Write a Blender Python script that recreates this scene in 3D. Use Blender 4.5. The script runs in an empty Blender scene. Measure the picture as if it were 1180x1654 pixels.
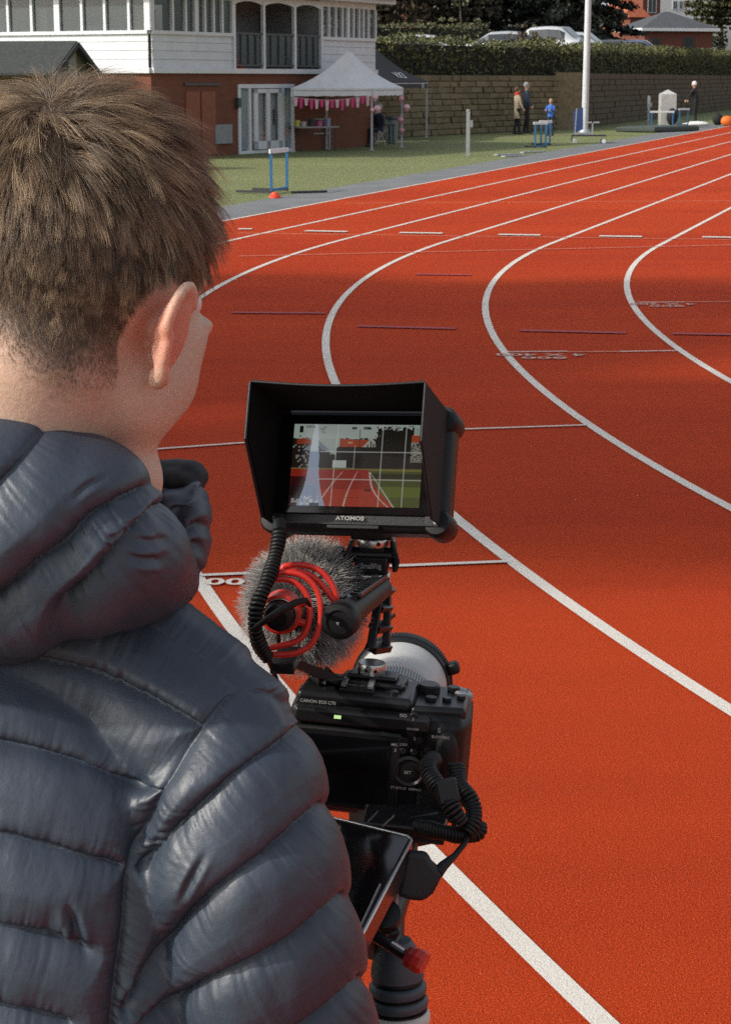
import bpy, math, random
import numpy as np
from mathutils import Vector, Matrix
R = math.radians
random.seed(7); rng = np.random.default_rng(7)
sc = bpy.context.scene
COL = sc.collection
# ---------------------------------------------------------------- camera
CAM_H = 1.826; FPX = 3200.0; W0, H0 = 1180.0, 1654.0; HOR = 129.0
PIT = math.atan((H0/2-HOR)/FPX)
cam_d = bpy.data.cameras.new("camera"); cam = bpy.data.objects.new("camera", cam_d); COL.objects.link(cam)
cam.location = (0, 0, CAM_H); cam.rotation_euler = (R(90)-PIT, 0, 0)
cam_d.sensor_fit = 'VERTICAL'; cam_d.sensor_height = 36; cam_d.lens = 36*FPX/H0
cam_d.clip_start = 0.05; cam_d.clip_end = 3000
cam_d.dof.use_dof = True; cam_d.dof.focus_distance = 1.55; cam_d.dof.aperture_fstop = 80
sc.camera = cam
# ---------------------------------------------------------------- sky, sun, exposure
SUN_EL, SUN_AZ = R(34), math.atan2(-0.93, -0.37)      # azimuth of the sun measured from +Y towards +X
w = bpy.data.worlds.new("World"); sc.world = w; w.use_nodes = True
nt = w.node_tree; nt.nodes.clear()
sky = nt.nodes.new('ShaderNodeTexSky'); sky.sky_type = 'NISHITA'; sky.sun_disc = False
sky.sun_elevation = SUN_EL; sky.sun_rotation = SUN_AZ; sky.air_density = 1.0; sky.dust_density = 3.0; sky.ozone_density = 1.0
hs = nt.nodes.new('ShaderNodeHueSaturation'); hs.inputs['Saturation'].default_value = 0.42
bg = nt.nodes.new('ShaderNodeBackground'); bg.inputs['Strength'].default_value = 0.13
wo = nt.nodes.new('ShaderNodeOutputWorld')
nt.links.new(sky.outputs[0], hs.inputs['Color']); nt.links.new(hs.outputs[0], bg.inputs['Color']); nt.links.new(bg.outputs[0], wo.inputs[0])
sd = bpy.data.lights.new("sun", 'SUN'); sd.energy = 2.4; sd.angle = R(2.0); sd.color = (1.0, 0.93, 0.82)
sun = bpy.data.objects.new("sun", sd); COL.objects.link(sun)
sdir = Vector((math.sin(SUN_AZ)*math.cos(SUN_EL), math.cos(SUN_AZ)*math.cos(SUN_EL), math.sin(SUN_EL)))
sun.rotation_euler = sdir.to_track_quat('Z', 'Y').to_euler()
sc.view_settings.view_transform = 'Standard'; sc.view_settings.look = 'None'; sc.view_settings.exposure = 0.5; sc.view_settings.gamma = 1.0
sc.view_settings.use_curve_mapping = False
sc.cycles.use_denoising = False; sc.cycles.use_adaptive_sampling = False; sc.cycles.max_bounces = 6; sc.cycles.transparent_max_bounces = 6
sc.render.hair_type = 'STRAND' if hasattr(sc.render, 'hair_type') else 'STRIP'

# ---------------------------------------------------------------- placing helpers
CR = np.array([1.0, 0, 0]); CF = np.array([0, math.cos(PIT), -math.sin(PIT)]); CU = np.array([0, math.sin(PIT), math.cos(PIT)])
CO = np.array([0, 0, CAM_H])
def ray(u, v): return CF + CR*(u-W0/2)/FPX - CU*(v-H0/2)/FPX
def pd(u, v, d): return CO + ray(u, v)*d                      # at distance d along the lens axis
def gp(u, v, z=0.0):
    r = ray(u, v); return CO + r*((z-CAM_H)/r[2])
def py(u, v, Y): r = ray(u, v); return CO + r*(Y/r[1])
def proj(P):
    P = np.asarray(P, float)-CO; d = P@CF
    return W0/2+FPX*(P@CR)/d, H0/2-FPX*(P@CU)/d, d
def nrm(v): v = np.asarray(v, float); return v/np.linalg.norm(v)

# ---------------------------------------------------------------- mesh helpers
class MB:
    def __init__(s): s.v = []; s.f = []; s.mi = []; s.n = 0; s.m = 0
    def add(s, V, F):
        V = np.asarray(V, float).reshape(-1, 3)
        s.v.append(V); s.f += [tuple(int(i)+s.n for i in f) for f in F]; s.mi += [s.m]*len(F); s.n += len(V); return s
    def hexa(s, P):     # P: 4 bottom, 4 top (same order, counter-clockwise from above)
        return s.add(P, [(3,2,1,0),(4,5,6,7),(0,1,5,4),(1,2,6,5),(2,3,7,6),(3,0,4,7)])
    def box(s, c, size, ax=None):
        c = np.asarray(c, float); X, Y, Z = (np.eye(3) if ax is None else [nrm(a) for a in ax])
        a, b, d = [q/2 for q in size]
        return s.hexa([c+X*i*a+Y*j*b+Z*k*d for k in (-1, 1) for i, j in ((-1,-1),(1,-1),(1,1),(-1,1))])
    def bar(s, p, q, w, h=None, up=(0,0,1)):
        p = np.asarray(p, float); q = np.asarray(q, float); h = h or w; z = q-p; L = np.linalg.norm(z); z = z/L
        up = np.asarray(up, float)
        if abs(z@nrm(up)) > .97: up = np.array([0, 1.0, 0]) if abs(z[1]) < .9 else np.array([1.0, 0, 0])
        x = nrm(np.cross(up, z)); y = np.cross(z, x)
        return s.box((p+q)/2, (w, h, L), (x, y, z))
    def tube(s, pts, rad, n=10, cap=True, closed=False):
        pts = np.asarray(pts, float); k = len(pts); rad = np.broadcast_to(rad, (k,))
        T = np.gradient(pts, axis=0) if not closed else np.roll(pts, -1, 0)-np.roll(pts, 1, 0)
        T /= np.linalg.norm(T, axis=1)[:, None]+1e-12
        up = np.array([0, 0, 1.0]) if abs(T[0, 2]) < .9 else np.array([0, 1.0, 0])
        N = nrm(np.cross(T[0], up)); V = []
        a = np.arange(n)*2*math.pi/n
        for i in range(k):
            N = N-T[i]*(N@T[i]); N /= np.linalg.norm(N)+1e-12; B = np.cross(T[i], N)
            V.append(pts[i]+rad[i]*(np.cos(a)[:, None]*N+np.sin(a)[:, None]*B))
        F = []; m = k if closed else k-1
        for i in range(m):
            i2 = (i+1) % k
            for j in range(n):
                F.append((i*n+j, i*n+(j+1) % n, i2*n+(j+1) % n, i2*n+j))
        if cap and not closed: F += [tuple(range(n-1, -1, -1)), tuple((k-1)*n+j for j in range(n))]
        return s.add(np.concatenate(V), F)
    def cyl(s, p, q, r, r2=None, n=20): return s.tube([p, q], [r, r if r2 is None else r2], n)
    def lathe(s, o, ax, prof, n=32, x=None):   # prof: (radius, height along ax)
        o = np.asarray(o, float); z = nrm(ax); u = np.array([0, 0, 1.0]) if abs(z[2]) < .9 else np.array([1.0, 0, 0])
        x = nrm(np.cross(u, z)); y = np.cross(z, x); a = np.arange(n)*2*math.pi/n; V = []; F = []
        for r, h in prof: V.append(o+z*h+max(r, 1e-5)*(np.cos(a)[:, None]*x+np.sin(a)[:, None]*y))
        for i in range(len(prof)-1):
            for j in range(n): F.append((i*n+j, i*n+(j+1) % n, (i+1)*n+(j+1) % n, (i+1)*n+j))
        return s.add(np.concatenate(V), F)
    def ell(s, c, r, ax=None, n=20, m=12):
        c = np.asarray(c, float); X, Y, Z = (np.eye(3) if ax is None else [nrm(a) for a in ax]); V = []; F = []
        for i in range(m+1):
            t = math.pi*i/m
            for j in range(n):
                p = 2*math.pi*j/n
                V.append(c+X*r[0]*math.sin(t)*math.cos(p)+Y*r[1]*math.sin(t)*math.sin(p)-Z*r[2]*math.cos(t))
        for i in range(m):
            for j in range(n): F.append((i*n+j, i*n+(j+1) % n, (i+1)*n+(j+1) % n, (i+1)*n+j))
        return s.add(V, F)
    def prism(s, poly, ext):
        poly = np.asarray(poly, float); n = len(poly); ext = np.asarray(ext, float)
        F = [tuple(range(n-1, -1, -1)), tuple(range(n, 2*n))]+[(i, (i+1) % n, n+(i+1) % n, n+i) for i in range(n)]
        return s.add(np.concatenate([poly, poly+ext]), F)
def mesh_from(name, V, F, mats, mi=None, smooth=False):
    me = bpy.data.meshes.new(name); V = np.asarray(V, float)
    me.from_pydata(V.tolist(), [], F)
    for m in (mats if isinstance(mats, (list, tuple)) else [mats]): me.materials.append(m)
    if mi is not None and max(mi, default=0) > 0: me.polygons.foreach_set('material_index', mi)
    if smooth: me.polygons.foreach_set('use_smooth', [True]*len(me.polygons))
    me.update(); return me
def tag(o, label=None, cat=None, group=None, kind=None):
    if label: o['label'] = label
    if cat: o['category'] = cat
    if group: o['group'] = group
    if kind: o['kind'] = kind
    return o
def finish(o, bevel=0, seg=2, auto=None):
    if auto is not None:
        me = o.data; me.polygons.foreach_set('use_smooth', [True]*len(me.polygons)); me.set_sharp_from_angle(angle=R(auto))
    if bevel:
        b = o.modifiers.new('bevel', 'BEVEL'); b.width = bevel; b.segments = seg; b.limit_method = 'ANGLE'; b.angle_limit = R(38)
        b.harden_normals = False
        o.data.polygons.foreach_set('use_smooth', [True]*len(o.data.polygons)); 
        wn = o.modifiers.new('wn', 'WEIGHTED_NORMAL'); wn.keep_sharp = True
    return o
def obj(name, mb, mat, origin=(0,0,0), parent=None, auto=35, bevel=0, seg=2, fix=True):
    V = np.concatenate(mb.v)-np.asarray(origin, float)
    me = mesh_from(name, V, mb.f, mat, mb.mi)
    if fix:
        import bmesh
        bm = bmesh.new(); bm.from_mesh(me); bmesh.ops.remove_doubles(bm, verts=bm.verts, dist=1e-7) if False else None
        bmesh.ops.recalc_face_normals(bm, faces=bm.faces); bm.to_mesh(me); bm.free()
    o = bpy.data.objects.new(name, me); COL.objects.link(o)
    if parent is not None: o.parent = parent
    else: o.location = origin
    finish(o, bevel, seg, auto)
    return o
class Thing:
    def __init__(s, name, label, cat, loc, group=None):
        s.o = bpy.data.objects.new(name, None); COL.objects.link(s.o); s.loc = np.asarray(loc, float); s.o.location = s.loc
        s.o.empty_display_size = .1; tag(s.o, label, cat, group)
    def part(s, name, mb, mat, parent=None, label=None, kind=None, **k):
        p = obj(name, mb, mat, s.loc, parent or s.o, **k)
        if label: p['label'] = label
        if kind: p['kind'] = kind
        return p
def single(name, mb, mat, label, cat, group=None, loc=None, **k):
    loc = np.concatenate(mb.v).mean(0) if loc is None else loc
    return tag(obj(name, mb, mat, loc, **k), label, cat, group)
def struct(name, mb, mat, **k): return tag(obj(name, mb, mat, **k), kind='structure')
def dup(root, loc, rz=0, label=None, scale=None):
    r = root.copy(); COL.objects.link(r); r.location = loc; r.rotation_euler = (0, 0, rz)
    if scale: r.scale = scale
    if label: r['label'] = label
    for ch in list(root.children):
        c = ch.copy(); COL.objects.link(c); c.parent = r
        for g in list(ch.children):
            d = g.copy(); COL.objects.link(d); d.parent = c
    return r
# ---------------------------------------------------------------- materials
class NT:
    def __init__(s, name):
        s.m = bpy.data.materials.new(name); s.m.use_nodes = True; s.t = s.m.node_tree; s.b = s.t.nodes['Principled BSDF']
    def n(s, k, **a):
        x = s.t.nodes.new('ShaderNode'+k)
        for q, v in a.items(): setattr(x, q, v)
        return x
    def l(s, a, b): s.t.links.new(a, b)
    def coord(s, kind='Object', scale=(1,1,1)):
        c = s.n('TexCoord'); m = s.n('Mapping'); m.inputs['Scale'].default_value = scale; s.l(c.outputs[kind], m.inputs[0]); return m.outputs[0]
    def noise(s, vec, sc_, det=3, rough=.55):
        x = s.n('TexNoise'); x.inputs['Scale'].default_value = sc_; x.inputs['Detail'].default_value = det; x.inputs['Roughness'].default_value = rough
        s.l(vec, x.inputs['Vector']); return x.outputs[0]
    def ramp(s, f, stops):
        x = s.n('ValToRGB'); e = x.color_ramp.elements
        while len(e) < len(stops): e.new(.5)
        for q, (p, c) in zip(e, stops): q.position = p; q.color = (*c, 1)
        s.l(f, x.inputs[0]); return x.outputs[0]
    def mix(s, f, a, b, mode='MIX'):
        x = s.n('Mix', data_type='RGBA', blend_type=mode)
        for val, i in ((f, 0), (a, 6), (b, 7)):
            if hasattr(val, 'links') or hasattr(val, 'is_linked'): s.l(val, x.inputs[i])
            else: x.inputs[i].default_value = val if i == 0 else (*val, 1)
        return x.outputs[2]
    def math(s, op, a, b=None):
        x = s.n('Math', operation=op)
        for i, val in enumerate((a, b)):
            if val is None: continue
            if hasattr(val, 'is_linked'): s.l(val, x.inputs[i])
            else: x.inputs[i].default_value = val
        return x.outputs[0]
    def bump(s, h, strength=.3, dist=.01, prev=None):
        x = s.n('Bump'); x.inputs['Strength'].default_value = strength; x.inputs['Distance'].default_value = dist; s.l(h, x.inputs['Height'])
        if prev is not None: s.l(prev, x.inputs['Normal'])
        s.l(x.outputs[0], s.b.inputs['Normal']); return x.outputs[0]
    def base(s, c):
        if hasattr(c, 'is_linked'): s.l(c, s.b.inputs['Base Color'])
        else: s.b.inputs['Base Color'].default_value = (*c, 1)
    def set(s, **k):
        for q, v in k.items(): s.b.inputs[q.replace('_', ' ')].default_value = v
        return s
def M(name, col, rough=.6, metal=0, var=.12, vscale=8, bump=0, bscale=60, spec=.5, coat=0):
    t = NT(name); t.set(Roughness=rough, Metallic=metal)
    t.b.inputs['Specular IOR Level'].default_value = spec; t.b.inputs['Coat Weight'].default_value = coat
    vec = t.coord(); c = np.array(col)
    if var:
        f = t.noise(vec, vscale, 4); t.base(t.ramp(f, [(.3, tuple(c*(1-var))), (.7, tuple(np.minimum(c*(1+var), 1)))]))
    else: t.base(tuple(col))
    if bump: t.bump(t.noise(vec, bscale, 3), .4, bump)
    return t.m
# ================================================================ GROUND
TCX, TCY, TR0, TTH, LW = 29.784, 14.564, 27.631, 2.85, 1.22
def curve_pts(d, s0=-150.0, a1=5.3, ns=40, na=150):
    n = np.array([math.cos(TTH), math.sin(TTH)]); t = np.array([math.sin(TTH), -math.cos(TTH)])
    P = [(TCX+n[0]*d+t[0]*s, TCY+n[1]*d+t[1]*s) for s in np.linspace(-s0, 0, ns, endpoint=False)]
    P += [(TCX+d*math.cos(a), TCY+d*math.sin(a)) for a in np.linspace(TTH, a1, na)]
    return np.array(P)
def ribbon(d0, d1, z, **k):
    A, B = curve_pts(d0, **k), curve_pts(d1, **k); n = len(A)
    V = np.zeros((2*n, 3)); V[:n, :2] = A; V[n:, :2] = B; V[:, 2] = z
    return MB().add(V, [(i, i+1, n+i+1, n+i) for i in range(n-1)])
def ground_mat():
    t = NT('grass_turf'); v = t.coord(); t.set(Roughness=.9)
    a = t.noise(v, .35, 4); b = t.noise(v, 9, 5, .7); c = t.noise(v, 60, 3, .7)
    base = t.ramp(a, [(.3, (.13, .165, .050)), (.55, (.18, .20, .070)), (.75, (.24, .235, .10))])
    base = t.mix(.55, base, t.ramp(b, [(.35, (.09, .12, .035)), (.65, (.25, .26, .11))]))
    t.base(base); t.bump(c, .8, .03); return t.m
g = MB(); k = 24; X = np.linspace(-350, 350, k)
g.add([(x, y+200, -.008) for y in X for x in X], [(j*k+i, j*k+i+1, (j+1)*k+i+1, (j+1)*k+i) for j in range(k-1) for i in range(k-1)])
struct('ground', g, ground_mat())
def path_mat():
    t = NT('path_tarmac'); v = t.coord(); t.set(Roughness=.85)
    a = t.noise(v, 1.2, 4); b = t.noise(v, 90, 2)
    t.base(t.mix(.4, t.ramp(a, [(.3, (.10, .11, .12)), (.7, (.19, .20, .205))]), t.ramp(b, [(.3, (.07, .075, .08)), (.7, (.24, .25, .255))])))
    t.bump(b, .5, .006); return t.m
struct('path', ribbon(TR0+5*LW+.03, TR0+5*LW+1.15, -.004), path_mat())
def track_mat():
    t = NT('track_rubber'); v = t.coord(); t.set(Roughness=.88); t.b.inputs['Specular IOR Level'].default_value = .10
    a = t.noise(v, .45, 4, .6); b = t.noise(v, 210, 3, .75); c = t.n('TexVoronoi'); c.inputs['Scale'].default_value = 330; t.l(v, c.inputs['Vector'])
    d = t.noise(t.coord(scale=(.25, 3, 1)), 1.1, 4)
    base = t.ramp(a, [(.3, (.26, .019, .0045)), (.7, (.45, .045, .006))])
    base = t.mix(.35, base, t.ramp(d, [(.35, (.28, .017, .004)), (.65, (.50, .044, .007))]))
    g2 = t.ramp(b, [(.33, (.08, .004, .001)), (.5, (.40, .032, .006)), (.67, (.90, .15, .035))])
    base = t.mix(.6, base, g2)
    sp = t.ramp(c.outputs['Color'], [(.0, (0, 0, 0)), (.965, (0, 0, 0)), (.975, (1, 1, 1))])
    base = t.mix(t.math('MULTIPLY', sp, .5), base, (.62, .25, .17)); e = t.noise(t.coord(scale=(.5, 1.6, 1)), .16, 3); base = t.mix(t.math('MULTIPLY', t.ramp(e, [(.45, (0, 0, 0)), (.7, (1, 1, 1))]), .35), base, (.60, .075, .012))
    t.base(base); h = t.math('ADD', t.math('MULTIPLY', c.outputs['Distance'], .6), b); t.bump(h, .9, .004); return t.m
struct('running_track', ribbon(TR0-3*LW, TR0+5*LW+.06, 0), track_mat())
def paint_mat(nm, col, wear=.3):
    t = NT(nm); v = t.coord(); t.set(Roughness=.75)
    b = t.noise(v, 190, 3, .8); a = t.noise(v, 1.5, 3)
    c = np.array(col); f = t.math('ADD', t.math('MULTIPLY', a, .35), b)
    t.base(t.ramp(f, [(.38, tuple(c*np.array([.75, .42, .36]))), (.5, tuple(c*.72)), (.64, tuple(c)), (.9, tuple(np.minimum(c*1.12, .95)))])); t.bump(b, .9, .004); return t.m
PW = paint_mat('line_paint', (.66, .62, .56)); PP = paint_mat('faded_line_paint', (.60, .26, .18)); PB = paint_mat('blue_line_paint', (.36, .045, .055)); PL_T = paint_mat('lettering_paint', (.52, .33, .27))
for i in range(-2, 6): struct('lane_line', ribbon(TR0+i*LW-.027, TR0+i*LW+.027, .004, na=400), PW)
def stripe(u0, v0, u1, v1, wid, mat, z=.005, name='track_marking'):
    a, b = gp(u0, v0), gp(u1, v1); a[2] = b[2] = z; t = nrm(b-a); n = np.array([-t[1], t[0], 0])*wid/2
    return struct(name, MB().add([a-n, b-n, b+n, a+n], [(0, 1, 2, 3)]), mat)
# thin change-over and stagger lines
stripe(150, 735, 520, 708, .03, PW, .0085); stripe(740, 695.5, 946, 688.5, .03, PW, .0085)
stripe(325, 932, 480, 925.5, .035, PW, .0085); stripe(560, 920, 818, 909.5, .035, PW, .0085)
stripe(818, 570, 915, 569, .03, PW, .0085); stripe(915, 570, 1000, 569.4, .03, PP, .0087); stripe(1000, 569.4, 1093, 568, .03, PW, .0085)
stripe(1028, 489.5, 1105, 489.2, .03, PW, .0085); stripe(1105, 489.2, 1300, 487.5, .03, PP, .0087)
stripe(385, 377.5, 1300, 389.5, .035, PP, .0087); stripe(385, 415, 1300, 394, .035, PP, .0095); stripe(560, 329, 1300, 324.5, .04, PP, .0087)
for u0, v0, u1, v1 in ((385, 371, 407, 371), (493, 374, 560, 375.5), (645, 377, 714, 378), (804, 380, 872, 381), (967, 382.5, 1036, 383.5), (1133, 384, 1203, 385)):
    stripe(u0, v0, u1, v1, .16, PW, .012)
for u0, v0, u1, v1 in ((375, 506, 525, 507), (578, 528, 735, 532), (840, 535, 1010, 539), (1085, 540, 1250, 543), (670, 444, 760, 445)):
    stripe(u0, v0, u1, v1, .10, PB, .0085)
def text_mesh(s, size, ext=0.0, bold=0.0, shear=0.0, align='CENTER'):
    c = bpy.data.curves.new('t', 'FONT'); c.body = s; c.size = size; c.extrude = ext; c.offset = bold; c.shear = shear; c.align_x = align; c.align_y = 'CENTER'; c.resolution_u = 3
    o = bpy.data.objects.new('t', c); COL.objects.link(o); dg = bpy.context.evaluated_depsgraph_get(); dg.update()
    me = bpy.data.meshes.new_from_object(o.evaluated_get(dg)); bpy.data.objects.remove(o)
    V = np.zeros(len(me.vertices)*3); me.vertices.foreach_get('co', V); F = [tuple(p.vertices) for p in me.polygons]; bpy.data.meshes.remove(me)
    return V.reshape(-1, 3), F
def text_mb(s, size, o, X, Y, lift=0.0, ext=0.0, bold=0.0, shear=0.0, sx=1.0, mb=None):
    V, F = text_mesh(s, size, ext, bold, shear); X = nrm(X); Y = nrm(Y); Z = np.cross(X, Y); o = np.asarray(o, float)
    return (mb or MB()).add(o+V[:, :1]*X*sx+V[:, 1:2]*Y+(V[:, 2:]+lift)*Z, F)
def track_text(s, u, v, size, sx=1.0):   # read from the far side: upside down for us
    o = gp(u, v); o[2] = .0085
    struct('track_lettering', text_mb(s, size, o, (-1, .02, 0), (-.02, -1, 0), bold=.003, sx=sx), PW if s == '600' else PL_T, auto=None)
track_text('600', 380, 942, .13, 1.15); track_text('4 X 400', 872, 574.5, .17, 1.1); track_text('800', 878, 579.5, .13, 1.6)
track_text('4 X 200', 1068, 492.3, .17, 1.0); track_text('800', 1076, 495.8, .13, 1.5)

# ================================================================ VEGETATION
def leaf_mat(nm, cols, trans=.25):
    t = NT(nm); v = t.coord(); t.set(Roughness=.6); gi = t.n('NewGeometry')
    t.base(t.mix(.5, t.ramp(gi.outputs['Random Per Island'], [(i/(len(cols)-1), c) for i, c in enumerate(cols)]), t.ramp(t.noise(v, 1.3, 3), [(.35, cols[0]), (.65, cols[-1])])))
    return t.m
def leaves(P, size, N=None, flat=.3, gen=rng):
    n = len(P); d = gen.normal(size=(n, 3)); d /= np.linalg.norm(d, axis=1)[:, None]
    e = np.cross(d, gen.normal(size=(n, 3))); e /= np.linalg.norm(e, axis=1)[:, None]
    s = (size*gen.uniform(.6, 1.4, n))[:, None]
    V = np.stack([P-d*s*.5, P+e*s*.28, P+d*s*.5, P-e*s*.28], 1).reshape(-1, 3)
    return V, n
def leaf_obj(name, P, size, mat, parent=None, origin=(0,0,0), kind=None):
    V, n = leaves(P, size); V = V-np.asarray(origin, float)
    me = bpy.data.meshes.new(name); me.vertices.add(4*n); me.vertices.foreach_set('co', V.ravel()); me.loops.add(4*n); me.loops.foreach_set('vertex_index', np.arange(4*n, dtype=np.int32))
    me.polygons.add(n); me.polygons.foreach_set('loop_start', np.arange(0, 4*n, 4, dtype=np.int32)); me.materials.append(mat); me.update(calc_edges=True)
    o = bpy.data.objects.new(name, me); COL.objects.link(o)
    if parent is not None: o.parent = parent
    if kind: o['kind'] = kind
    return o
BARK = M('bark', (.07, .055, .04), .9, var=.35, vscale=6, bump=.02, bscale=25)
LEAFD = leaf_mat('dark_leaf', [(.012, .016, .009), (.022, .028, .014), (.04, .045, .02)])
LEAFB = leaf_mat('russet_leaf', [(.035, .022, .012), (.06, .035, .018), (.07, .06, .025)])
LEAFO = leaf_mat('olive_leaf', [(.03, .035, .012), (.06, .065, .022), (.11, .105, .04)])
LEAFC = leaf_mat('clipped_hedge_leaf', [(.03, .036, .012), (.07, .08, .024), (.15, .15, .045)])
NEED = leaf_mat('needle', [(.008, .012, .009), (.014, .02, .012), (.026, .034, .018)])
def broad_tree(name, label, base, h, rad, mat, nl=6000, leaf=.22, seed=0, crown0=.25, group=None):
    g_ = np.random.default_rng(seed); base = np.asarray(base, float); T = Thing(name, label, 'tree', base, group)
    tr = MB(); top = base+np.array([g_.normal()*.3, g_.normal()*.3, h*.85])
    tr.tube([base-np.array([0, 0, .3]), base+(top-base)*.35, base+(top-base)*.7, top], [h*.028, h*.022, h*.012, h*.004], 9)
    cen = []
    for i in range(13):
        a = g_.uniform(0, 2*math.pi); f = g_.uniform(.25, .8); p = base+(top-base)*f; r = rad*g_.uniform(.45, .95)*math.sin(math.pi*min(1, .25+f*.8))
        q = p+np.array([math.cos(a)*r, math.sin(a)*r, h*g_.uniform(.04, .16)]); tr.tube([p, (p+q)/2+np.array([0, 0, .2]), q], [h*.011, h*.007, h*.003], 6)
        cen += [q, (p+q)/2]
    cen += [top]; cen = np.array(cen); T.part('trunk', tr, BARK)
    k = g_.integers(0, len(cen), nl); off = g_.normal(size=(nl, 3)); off /= np.linalg.norm(off, axis=1)[:, None]
    off *= (g_.uniform(.35, 1, nl)**.5*rad*.34)[:, None]; off[:, 2] *= .8
    sub = (np.round((cen[k]+off)/.6)*.6); P = cen[k]+off+ (sub-(cen[k]+off))*.35
    P = P[P[:, 2] > base[2]+h*crown0*.6]
    leaf_obj('crown', P, leaf, mat, T.o, T.loc); return T
def conifer(label, base, h, rad, seed=0, nl=9000, group=None, leaf=.20):
    g_ = np.random.default_rng(seed); base = np.asarray(base, float); T = Thing('conifer_tree', label, 'tree', base, group)
    tr = MB(); tr.tube([base-np.array([0, 0, .3]), base+np.array([0, 0, h*.5]), base+np.array([0, 0, h])], [h*.022, h*.013, .02], 8); P = []
    for i in range(60):
        f = (i+.5)/60; z = h*(.06+.92*f); r = rad*(1-f)**.8*g_.uniform(.7, 1.1)+.12; a = i*2.4+g_.uniform(-.3, .3)
        q = base+np.array([math.cos(a)*r, math.sin(a)*r, z-r*.22]); p = base+np.array([0, 0, z]); tr.tube([p, q], [.04, .012], 5)
        m = int(nl/60*(1.6*(1-f)+.25)); s = g_.uniform(.1, 1, m)[:, None]; w_ = g_.normal(size=(m, 3))*np.array([.22, .22, .12])*(.35+r*.25)
        P.append(p+(q-p)*s+w_-np.array([0, 0, .12])*s)
    T.part('trunk', tr, BARK); leaf_obj('crown', np.concatenate(P), leaf, NEED, T.o, T.loc); return T
def hedge(name, label, pts, z0, z1, th, dens, mat, leaf=.09, seed=1, wob=.08):   # pts: (x, y, extra top height)
    g_ = np.random.default_rng(seed); pts = np.array(pts, float); T = Thing(name, label, 'hedge', (*pts[:, :2].mean(0), z0)); PL_ = []; mb = MB()
    for q, (a, b) in enumerate(zip(pts[:-1], pts[1:])):
        A, B = a[:2], b[:2]; t = B-A; L = np.linalg.norm(t); t /= L; n = np.array([-t[1], t[0]]); H = z1-z0
        P8 = [np.array([*(p[:2]+n*o+t*e), z]) for z_ in (0, 1) for p, o, e in ((a, -th/2+.12, .04), (b, -th/2+.12, -.04), (b, th/2-.12, -.04), (a, th/2-.12, .04)) for z in [(z0 if z_ == 0 else z1+p[2]-.15)]]
        mb.hexa(P8); N = int(L*(H*2+th)*dens); s = g_.uniform(0, L, N); k = g_.uniform(0, H*2+th, N); zt = z1+a[2]+(b[2]-a[2])*s/L
        off = np.where(k < H, -th/2, np.where(k < 2*H, th/2, k-2*H-th/2)); z = np.where(k < H, z0+(zt-z0)*k/H, np.where(k < 2*H, z0+(zt-z0)*(k-H)/H, zt))
        wv = wob*(np.sin(s*1.7+1)+np.sin(s*.63+2)*1.2+np.sin(s*4.1)*.5)*.5; z = np.where(k < 2*H, z, z+wv)
        off = off+np.sin(s*5.1+z*7)*.05+g_.normal(0, .055, N); z = z+g_.normal(0, .06, N)*(k >= 2*H); PL_.append(np.stack([A[0]+t[0]*s+n[0]*off, A[1]+t[1]*s+n[1]*off, z], 1))
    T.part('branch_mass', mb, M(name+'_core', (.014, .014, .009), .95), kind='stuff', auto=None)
    leaf_obj('foliage', np.concatenate(PL_), leaf, mat, T.o, T.loc, 'stuff'); return T

# ================================================================ RETAINING WALL AND TERRACE
WA = np.array([-1.2, 61.6]); WB = np.array([7.6, 77.0]); WC = np.array([26.5, 140.0]); WH = 1.98
def stone_mat(nm, cols, moss=.3):
    t = NT(nm); v = t.coord('Object'); t.set(Roughness=.9); oi = t.n('ObjectInfo')
    a = t.ramp(oi.outputs['Random'], [(0, cols[0]), (.5, cols[1]), (1, cols[2])]); b = t.noise(v, 7, 4)
    a = t.mix(.55, a, t.ramp(b, [(.3, tuple(np.array(cols[0])*.6)), (.7, cols[2])]))
    t.base(a); t.bump(t.noise(v, 18, 4), .8, .02); return t.m
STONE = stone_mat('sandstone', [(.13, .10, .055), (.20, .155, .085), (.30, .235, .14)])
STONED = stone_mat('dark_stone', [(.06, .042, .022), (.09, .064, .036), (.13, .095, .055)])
MORT = M('wall_mortar', (.14, .11, .055), .95, var=.3)
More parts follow.
